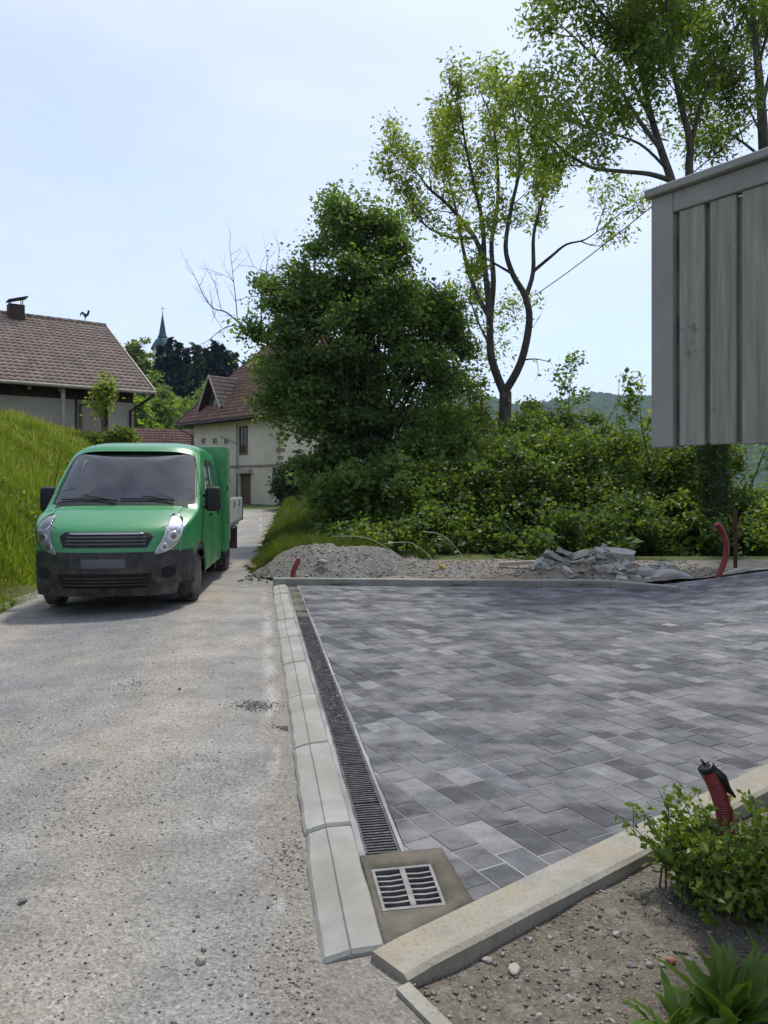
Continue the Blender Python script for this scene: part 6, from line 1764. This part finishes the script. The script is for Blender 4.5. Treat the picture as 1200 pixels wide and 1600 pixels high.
keep = (Y > 13.1 + 0.4 * np.sin(X * 3)) & (X > road_right(Y) - .15 + .55 * vnoise(X * .0 + 3, Y * 1.4)) & ((X + 1.6) < (Y - 12.9) * 1.3)
X, Y = X[keep], Y[keep]
q_ = X - road_right(Y)
hg = (0.12 + 0.55 * fbm(X * .9, Y * .9, 3) * rng.uniform(.5, 1.5, len(X))) * np.clip(q_ * 1.2 + .25, .2, 1)
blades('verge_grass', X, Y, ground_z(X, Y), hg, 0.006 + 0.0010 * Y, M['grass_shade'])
kw = rng.choice(len(Xg), 26000); mw = vnoise(Xg[kw] * .8 + 20, Yg[kw] * .8) > 0.66
leaf_cloud('bank_weeds', np.stack([Xg[kw], Yg[kw], ground_z(Xg[kw], Yg[kw]) + Hg[kw] * rng.uniform(.3, 1.3, len(kw))], -1)[mw], 0.045, M['leaf_mid'], None, 1.5, 1.0, 0.5, kind='stuff')
# ------------------------------------------------------------------ loose stone on road and soil (too small to pick apart)
N = 22000
d_ = 1.9 + 9.5 * rng.random(N) ** 1.7
x_ = d_ * rng.uniform(-0.54, 0.05, N)
w_ = vnoise(x_ * 1.1, d_ * 1.1)
left = np.clip((kerb_x(d_) - x_) / 1.2, 0, 1)
keep = road_keep(x_, d_) & (rng.random(N) < 0.15 + 0.85 * (w_ > 0.45) * left + 0.25 * left) & (x_ < kerb_x(d_) - 0.03)
x_, d_ = x_[keep], d_[keep]
sz = 0.0024 + 0.0055 * rng.random(len(x_)) ** 3
big_ = rng.random(len(x_)) < 0.008; sz = np.where(big_, sz * 2.2, sz)
stones('road_chippings', np.stack([x_, d_, road_surf(x_, d_) + sz * .15], -1), sz, M['grit'], kind='stuff')
# coarse heap by the kerb where the asphalt was broken out
for k, (px, py, n, r, mt) in enumerate(((398, 1098, 480, 0.13, 'dark_grit'), (445, 1130, 160, 0.07, 'dark_grit'), (210, 1060, 120, .16, 'grit'), (470, 1330, 260, .16, 'grit'), (480, 1480, 300, .2, 'grit'))):
    d0 = EYE * F / (py - HY); x0 = (px - CX) / F * d0
    xx = x0 + rng.normal(0, r, n) * 0.6; yy = d0 + rng.normal(0, r, n) * (1.0 if k > 2 else 0.45)
    ok = xx < kerb_x(yy) - 0.02; xx, yy = xx[ok], yy[ok]
    s_ = rng.uniform(0.003, 0.008, len(xx))
    stones('loose_chippings', np.stack([xx, yy, road_surf(xx, yy) + s_ * .2], -1), s_, M[mt], kind='stuff')
N = 15000
x_ = 0.05 + 2.3 * rng.random(N); d_ = 1.5 + 2.6 * rng.random(N)
keep = soil_keep(x_, d_) & (x_ / d_ < 0.56)
x_, d_ = x_[keep], d_[keep]
sz = 0.0025 + 0.010 * rng.random(len(x_)) ** 4
stones('soil_crumbs', np.stack([x_, d_, soil_z(x_, d_) + sz * .2], -1), sz, M['brown_grit'], kind='stuff', flat=.45)
N = 6000
x_ = -2.2 + 8 * rng.random(N); d_ = 11.4 + 3.4 * rng.random(N)
sz = 0.006 + 0.03 * rng.random(N) ** 4
stones('dirt_crumbs', np.stack([x_, d_, dirt_z(x_, d_) + sz * .2], -1), sz, M['brown_grit'], kind='stuff')

# single stones one can point to
def rock(name, c, size, mat, parent=None, label=None, cat=None, group=None, sub=2, sq=(1, 1, .7), rough=.18, rz=None):
    bm = bmesh.new(); bmesh.ops.create_icosphere(bm, subdivisions=sub, radius=1)
    rot = Matrix.Rotation(rz if rz is not None else random.uniform(0, 6.28), 3, 'Z')
    pl = [(Vector((random.gauss(0, 1), random.gauss(0, 1), random.gauss(0, .7))).normalized(), random.uniform(.5, .85)) for _ in range(9)]
    mb = MB()
    for v in bm.verts:
        p = v.co.copy()
        for n_, h in pl:
            t = p.dot(n_)
            if t > h: p = p - n_ * (t - h)
        p = p * random.uniform(1 - rough * .25, 1 + rough * .25)
        v.co = rot @ Vector((p.x * sq[0], p.y * sq[1], p.z * sq[2])) * size + Vector(c)
    bm.verts.index_update()
    mb.add([v.co for v in bm.verts], [[v.index for v in f.verts] for f in bm.faces]); bm.free()
    o = mb.build(name, mat, parent)
    return tag(o, label, cat, group)
M['pale_stone'] = rough_mat('pale_stone', [(0.3, (0.27, 0.25, 0.21)), (0.7, (0.42, 0.39, 0.34))], 25, 5, 0.9, 0.4, 0.003, 90)
M['grey_stone'] = rough_mat('grey_stone', [(0.3, (0.15, 0.15, 0.15)), (0.7, (0.26, 0.26, 0.255))], 25, 5, 0.9, 0.4, 0.003, 90)
M['brick_bit'] = rough_mat('brick_bit', [(0.3, (0.30, 0.12, 0.07)), (0.7, (0.40, 0.18, 0.11))], 25, 5, 0.9, 0.4, 0.003, 90)
def on_flat(px, py, z=0.0): d = (EYE - z) * F / (py - HY); return (px - CX) / F * d, d
for px, py, s_, sq, mt, lab, zf in ((312, 1506, .022, (1.4, .8, .7), 'pale_stone', 'pale oblong stone lying on the road in the foreground', road_surf), (318, 1488, .013, (1, 1, .8), 'grey_stone', 'small grey stone just behind the pale one on the road', road_surf), (34, 1405, .020, (1.3, .9, .7), 'grey_stone', 'dark stone on the road at the left edge', road_surf), (310, 1436, .010, (1, 1, .7), 'grey_stone', 'tiny dark stone in the middle of the road foreground', road_surf),
        (805, 1512, .024, (.7, 1.7, .6), 'pale_stone', 'long pale stone standing on the soil below the kerb', soil_z), (762, 1500, .017, (1.1, .8, .8), 'pale_stone', 'rounded pale stone tucked against the kerb', soil_z), (963, 1462, .014, (1.3, .8, .6), 'pale_stone', 'flat whitish stone in the middle of the soil', soil_z), (1015, 1503, .013, (1, 1, 1), 'pale_stone', 'roundish light stone left of the brick fragment', soil_z), (1049, 1494, .018, (1.4, .8, .6), 'brick_bit', 'orange brick fragment on the soil', soil_z), (1077, 1492, .019, (1.4, .9, .7), 'grey_stone', 'dark grey stone right of the brick fragment', soil_z), (985, 1503, .014, (1.2, .9, .6), 'grey_stone', 'bluish stone left of the roundish light stone', soil_z), (828, 1470, .014, (1.2, .8, .6), 'pale_stone', 'beige stone near the kerb edge', soil_z), (842, 1580, .016, (.7, 1.3, .5), 'pale_stone', 'whitish stone at the bottom edge of the soil', soil_z), (1094, 1425, .012, (1, 1, .7), 'pale_stone', 'small pale stone under the leafy shrub', soil_z), (890, 1552, .015, (1.5, .8, .5), 'pale_stone', 'flat pale stone in the soil foreground', soil_z)):
    x, y = on_flat(px, py, -0.03); z = float(zf(np.array(x), np.array(y)))
    rock('stone', (x, y, z + s_ * sq[2] * .45), s_, M[mt], None, lab, 'stone', 'single stones')

# ------------------------------------------------------------------ heaps behind the yard
M['heap_gravel'] = rough_mat('heap_gravel', [(0.3, (0.135, 0.128, 0.115)), (0.7, (0.24, 0.23, 0.205))], 6, 8, 0.95, 1.0, 0.03, 35, speck=(45, (0.40, 0.39, 0.37), 0.5), big=(1.2, (0.20, 0.17, 0.13), 0.5))
def heap(name, pts, mat, label, cat, crumbs=None, nst=1500, smin=.006, smax=.03):
    """pts: (x, y, height, rx, ry)"""
    x0 = min(p[0] - p[3] * 1.4 for p in pts); x1 = max(p[0] + p[3] * 1.4 for p in pts); y0 = min(p[1] - p[4] * 1.4 for p in pts); y1 = max(p[1] + p[4] * 1.4 for p in pts)
    def hz(x, y):
        h = np.zeros_like(np.asarray(x, dtype=float))
        for px, py, hh, rx, ry in pts:
            r = np.sqrt(((x - px) / rx) ** 2 + ((y - py) / ry) ** 2)
            h = np.maximum(h, hh * np.clip(1 - r, 0, 1) ** 0.9 * (1 - .25 * np.clip(1 - r * 2, 0, 1)))
        return h
    def zf(x, y): 
        h = hz(x, y)
        return dirt_z(x, y) - 0.015 + h + np.clip(h * 3, 0, 1) * (0.26 * (fbm(x * 2.3, y * 2.3) - .47) + 0.11 * (fbm(x * 8, y * 8, 3) - .44))
    root = empty(name, (pts[0][0], pts[0][1], 0), 0, label, cat)
    grid_mesh('mound', np.arange(x0, x1, .05), np.arange(y0, y1, .05), zf, mat, lambda x, y: hz(x, y) > 0.004, root)
    X = x0 + (x1 - x0) * rng.random(nst * 3); Y = y0 + (y1 - y0) * rng.random(nst * 3); h = hz(X, Y); k = h > 0.01
    X, Y = X[k][:nst], Y[k][:nst]; s_ = smin + (smax - smin) * rng.random(len(X)) ** 4
    stones('loose_stones', np.stack([X, Y, zf(X, Y) + s_ * .2], -1), s_, crumbs or M['grit'], root, kind='stuff')
    return root, zf
heap('gravel_heap', [(-1.05, 12.75, .66, 1.15, 1.0), (-.55, 12.9, .60, 1.3, .9), (.35, 12.9, .30, 1.0, .7), (1.1, 13.0, .16, .9, .6)], M['heap_gravel'], 'long low heap of grey gravel behind the far kerb', 'gravel heap', nst=6000, smin=.004, smax=.024)
rub, rz_ = heap('rubble_heap', [(3.0, 12.2, .36, .95, .7), (3.55, 12.25, .48, .8, .65), (4.2, 12.1, .22, .8, .5)], M['dirt'], 'heap of broken concrete and stones behind the yard', 'rubble', nst=900, smax=.05)
M['rubble'] = rough_mat('rubble', [(0.3, (0.28, 0.28, 0.265)), (0.7, (0.45, 0.45, 0.42))], 6, 6, 0.95, 0.6, 0.01, 40, big=(1.5, (0.24, 0.22, 0.18), .6))
def chunk(c, s_, sq, rz):
    bm = bmesh.new(); bmesh.ops.create_cube(bm, size=2)
    bmesh.ops.subdivide_edges(bm, edges=bm.edges[:], cuts=1)
    rot = Matrix.Rotation(rz, 3, 'Z') @ Matrix.Rotation(random.gauss(0, .45), 3, 'X') @ Matrix.Rotation(random.gauss(0, .45), 3, 'Y')
    mb = MB()
    for v in bm.verts:
        p = Vector([x + random.gauss(0, .17) for x in v.co])
        v.co = rot @ Vector((p.x * sq[0], p.y * sq[1], p.z * sq[2])) * s_ * .8 + Vector(c)
    bm.verts.index_update(); mb.add([v.co for v in bm.verts], [[v.index for v in f.verts] for f in bm.faces]); bm.free()
    mb.build('rubble_chunk', M['rubble'], rub)
for k in range(70):
    a = random.gauss(3.40, .60); b = 12.05 + random.gauss(-.08, .24); s_ = random.uniform(.025, .085)
    if not 2.35 < a < 4.7: continue
    chunk((a, b, float(rz_(np.array(a), np.array(b))) + s_ * .2), s_, (random.uniform(.9, 1.8), random.uniform(.7, 1.2), random.uniform(.3, .8)), random.uniform(0, 6.28))
for (px, py, s_, sq) in ((972, 866, .15, (1.6, .7, .45)), (948, 868, .11, (1, 1, .8)), (905, 868, .12, (1.5, .8, .6)), (868, 872, .14, (1.7, .8, .4)), (884, 864, .11, (1.6, .7, .4)), (848, 882, .12, (1.2, .8, .8)), (925, 872, .12, (1.4, .8, .5))):
    chunk(at(px, py, 12.1), s_, sq, random.uniform(-.4, .4))
for px, py, s_, sq, lab in ((1037, 900, .20, (1.8, .8, .6), 'long grey boulder left of the curved red pipe'), (1065, 903, .16, (1.5, .9, .7), 'rounded boulder touching the foot of the curved red pipe'), (690, 886, .065, (1, 1, .9), 'small yellowish stone on the dirt behind the far kerb'), (503, 878, .06, (1.6, .9, .7), 'pale stone on the front of the gravel heap'), (1160, 896, .17, (1.6, .8, .6), 'grey boulder right of the curved red pipe'), (1010, 893, .13, (1.4, .9, .7), 'boulder at the right foot of the rubble heap')):
    d = 11.7 if px != 503 else 12.0
    c = at(px, py, d)
    rock('boulder' if s_ > .1 else 'stone', c, s_, M['rubble'] if px != 690 else plain('yellow_stone', (.42, .28, .08), .9), None, lab, 'stone', None, 2, sq, .25, random.uniform(-.4, .4))
def plank(px0, py0, px1, py1, d, w, h, mat, name, label, cat):
    p, q = at(px0, py0, d), at(px1, py1, d + random.uniform(-.2, .3)); u = (q - p).normalized(); v = u.cross(Z).normalized() * w / 2
    mb = MB(); mb.hexa([p - v, q - v, q + v, p + v, p - v + Z * h, q - v + Z * h, q + v + Z * h, p + v + Z * h]); o = mb.build(name, mat)
    return tag(o, label, cat)
plank(780, 884, 838, 881, 13.2, .12, .06, M['wood_pale'], 'plank', 'pale plank lying on the dirt left of the rubble heap', 'plank')
plank(1018, 893, 1056, 893, 12.3, .2, .12, M['rubble'], 'concrete_post', 'broken concrete post lying right of the rubble heap', 'concrete')
plank(1150, 898, 1260, 890, 12.6, .16, .07, M['wood_pale'], 'plank', 'weathered plank lying at the right edge behind the yard', 'plank')
# dry arching canes
for k, (pts, lab) in enumerate((([(520, 838), (570, 840), (612, 860), (640, 882)], 'dry arched cane over the gravel heap, leftmost of three'), ([(600, 850), (640, 848), (668, 866), (684, 886)], 'dry arched cane behind the yellowish stone, middle of three'), ([(660, 830), (690, 836), (712, 855), (726, 876)], 'dry arched cane, rightmost of three'))):
    T = Tree(); out = T.limb([at(x, y, 13.8 - .1 * i) for i, (x, y) in enumerate(pts)], .007, .004, 5)
    tag(T.mb.build('dry_cane', M['dry_stem']), lab, 'cane')

# ------------------------------------------------------------------ red corrugated conduits and post
M['conduit'] = plain('conduit', (0.22, 0.022, 0.02), 0.45, 0, .5, 0, .2)
M['tape'] = plain('tape', (0.01, 0.01, 0.011), 0.4)
def conduit(name, pts, r, label, rib=0.012, cap=False):
    T = Tree(); P_ = [Vector(p) for p in pts]
    fine = []
    for i in range(len(P_) - 1):
        a, b, c, d = P_[max(i - 1, 0)], P_[i], P_[i + 1], P_[min(i + 2, len(P_) - 1)]
        n = max(4, int((c - b).length / (rib / 2)))
        for k in range(n):
            f = k / n; fine.append(0.5 * ((2 * b) + (c - a) * f + (2 * a - 5 * b + 4 * c - d) * f * f + (3 * b - a - 3 * c + d) * f ** 3))
    fine.append(P_[-1])
    root = empty(name, pts[0], 0, label, 'conduit')
    mb = MB(); mb.tube(fine, [r * (1.0 if i % 2 else 0.90) for i in range(len(fine))], 14, smooth=False); mb.build('pipe', M['conduit'], root)
    if cap:
        n = len(fine); k = int(n * .93)
        mb = MB(); mb.tube(fine[k:], [r * 1.04] * (n - k), 12)
        e = fine[-1]; t = (fine[-1] - fine[-4]).normalized()
        mb.tube([e, e + t * .004], [r * 1.02, r * .8], 10)
        s_ = Vector((0.9, -.3, 0)).normalized()
        mb.tube([e + s_ * r * .3 + t * .01, fine[int(n * .85)] + s_ * r * 1.25, fine[int(n * .72)] + s_ * r * 1.3, fine[int(n * .62)] + s_ * r * 1.8], [.018, .02, .013, .005], 7)
        mb.tube([e + t * .008, e + t * .03 + Vector((-.006, 0, 0.004))], [.006, .004], 5)
        mb.build('tape_wrap', M['tape'], root)
    return root
conduit('conduit_pipe', [at(1140, 1325, 3.02), at(1131, 1270, 3.02), at(1119, 1230, 3.02), at(1103, 1198, 3.02)], .033, 'red corrugated conduit stub with black tape behind the leafy shrub', .009, True)
conduit('conduit_pipe', [at(1040, 921, 10.9), at(1085, 918, 10.95), at(1112, 913, 11.0), at(1127, 890, 11.05), at(1135, 862, 11.1), at(1131, 836, 11.1), at(1120, 818, 11.05)], .045, 'tall curved red corrugated conduit standing before the ivy trunk', .022)
conduit('conduit_pipe', [at(457, 905, 11.55), at(459, 893, 11.55), at(463, 883, 11.57), at(467, 873, 11.6)], .040, 'short dark red conduit stub behind the left end of the far kerb', .022)
M['rust'] = rough_mat('rust', [(0.3, (0.05, 0.025, 0.018)), (0.7, (0.12, 0.06, 0.04))], 8, 5, 0.9, 0.3, .005, 40)
mb = MB(); a = at(1149, 900, 12.2); b = at(1149, 802, 12.2); mb.box((a + b) / 2, (.045, .045, (b - a).length + .1)); mb.tube([at(1142, 852, 12.15), at(1149, 850, 12.2)], .03, 6)
tag(mb.build('rusty_post', M['rust']), 'thin rusty iron post right of the curved red conduit', 'post')

# ------------------------------------------------------------------ overhead cable
mb = MB(); p, q = at(836, 461, 25), at(1340, 52, 7); pts = []
for k in range(25):
    t = k / 24; v = p.lerp(q, t); v.z -= 0.12 * 4 * t * (1 - t); pts.append(v)
mb.tube(pts, [0.016 - 0.007 * i / 24 for i in range(25)], 6)
tag(mb.build('overhead_cable', M['tape']), 'black overhead cable slanting from the forked tree to the upper right', 'cable')

# ------------------------------------------------------------------ shrub and weeds in the foreground
def leafy_shrub(bases, stems, H, lean, name, label):
    root = empty(name, bases[0], 0, label, 'shrub')
    mb = MB(); P_ = []
    for k in range(stems):
        b = Vector(random.choice(bases)) + Vector((random.gauss(0, .05), random.gauss(0, .05), 0))
        b.z = float(soil_z(np.array(b.x), np.array(b.y))) - .01
        d = Vector((random.gauss(0, lean), random.gauss(0, lean), 1)).normalized(); L = H * random.uniform(.55, 1.1)
        pts = [b]; p = b.copy()
        for i in range(6):
            d = (d + Vector((random.gauss(0, .13), random.gauss(0, .13), -.05 * i * .5))).normalized(); p = p + d * L / 6; pts.append(p.copy())
            if i >= 1:
                for j in range(random.randint(7, 11)):
                    t = random.random(); c = pts[-2].lerp(p, t)
                    P_.append(c + Vector((random.gauss(0, .014), random.gauss(0, .014), random.gauss(0, .01))))
        mb.tube(pts, [.0045 * (1 - .12 * i) for i in range(7)], 5, caps=False)
        for j in range(3):
            i = random.randint(2, 5); s0 = pts[i]; dd = (d + Vector((random.gauss(0, .7), random.gauss(0, .7), .2))).normalized(); e = s0 + dd * L * .22
            mb.tube([s0, e], [.002, .001], 4, caps=False)
            for t in np.linspace(.25, 1, 8): P_.append(s0.lerp(e, t) + Vector((random.gauss(0, .006), random.gauss(0, .006), random.gauss(0, .005))))
    mb.build('stems', M['bark_grey'], root)
    P_ = np.array([tuple(v) for v in P_])
    # leaves with a little body: two-fold blades
    leaf_cloud('leaves', P_, 0.017, M['leaf_bush'], root, 1.9, 0.8, 0.52)
leafy_shrub([(1.16, 2.80, 0), (1.20, 2.82, 0), (1.20, 2.74, 0), (1.36, 2.76, 0), (1.44, 2.80, 0), (1.52, 2.86, 0), (1.30, 2.68, 0)], 84, .38, .32, 'leafy_shrub', 'small bright green leafy shrub growing beside the front kerb')

def broad_leaf(base, az, L, W_, rise, curl, mat, parent, label=None):
    n = 9; d = Vector((math.cos(az), math.sin(az), 0)); s_ = Vector((-d.y, d.x, 0)); vs = []; fs = []
    p = Vector(base); el = rise
    for i in range(n + 1):
        t = i / n
        w = W_ * (0.10 + 0.9 * math.sin(math.pi * min(1, t ** .8)) ** 1.1) * (1 + (.22 if i % 2 else -.1)) if i < n else 0.001
        if t < .25: w *= .3 + t * 2.4
        nrm = Vector((-math.sin(el) * d.x, -math.sin(el) * d.y, math.cos(el)))
        vs += [p - s_ * w + nrm * w * .35, p, p + s_ * w + nrm * w * .35]
        p = p + (d * math.cos(el) + Z * math.sin(el)) * L / n; el -= curl / n
    for i in range(n):
        for k in range(2): fs.append((i * 3 + k, i * 3 + k + 1, i * 3 + k + 4, i * 3 + k + 3))
    mb = MB(); mb.add(vs, fs, True); return mb.build('leaf', mat, parent)
for (px, py, n, L, lab) in ((1140, 1625, 34, .25, 'broad leaved green weed in the bottom right corner'), (1065, 1640, 16, .16, 'smaller broad leaved weed left of the big one at the bottom edge'), (1215, 1590, 20, .24, 'broad leaved weed at the right edge near the bottom')):
    x, y = on_flat(px, py, -.08); z = float(soil_z(np.array(x), np.array(y)))
    root = empty('weed', (x, y, z), 0, lab, 'weed', 'broad leaved weeds')
    for k in range(n):
        broad_leaf((x + random.gauss(0, .025), y + random.gauss(0, .025), z - .005), random.uniform(0, 6.28), L * random.uniform(.6, 1.15), L * random.uniform(.07, .12), R(random.uniform(45, 86)), R(random.uniform(15, 70)), M['leaf_weed'], root)
mb = MB(); x, y = on_flat(1096, 1392, -.08); z = float(soil_z(np.array(x), np.array(y)))
mb.slab([(x - .02, y - .012, z + .012), (x + .022, y - .016, z + .006), (x + .012, y + .016, z + .03), (x - .012, y + .01, z + .022)], .003)
tag(mb.build('paper_scrap', M['white_paper']), 'crumpled white scrap of litter under the leafy shrub', 'litter')
# thin grass tufts in the soil
N = 260; x_ = 0.9 + .25 * rng.random(N); d_ = 2.62 + .25 * rng.random(N); k = soil_keep(x_, d_); x_, d_ = x_[k], d_[k]
blades('soil_grass', x_, d_, soil_z(x_, d_), rng.uniform(.02, .07, len(x_)), np.full(len(x_), .003), M['grass_shade'], .6)

# ------------------------------------------------------------------ haze
HAZE = True
if HAZE:
    mb = MB(); mb.hexa([(-2600, -300, -75), (2600, -300, -75), (2600, 4200, -75), (-2600, 4200, -75), (-2600, -300, 330), (2600, -300, 330), (2600, 4200, 330), (-2600, 4200, 330)])
    hm = bpy.data.materials.new('haze'); hm.use_nodes = True; nt = hm.node_tree
    nt.nodes.remove(nt.nodes['Principled BSDF'])
    pv = nt.nodes.new('ShaderNodeVolumePrincipled'); pv.inputs['Color'].default_value = (0.42, 0.63, 1.0, 1); pv.inputs['Density'].default_value = 0.00014; pv.inputs['Anisotropy'].default_value = 0.0
    nt.links.new(pv.outputs['Volume'], nt.nodes['Material Output'].inputs['Volume'])
    tag(mb.build('haze', hm), kind='stuff')
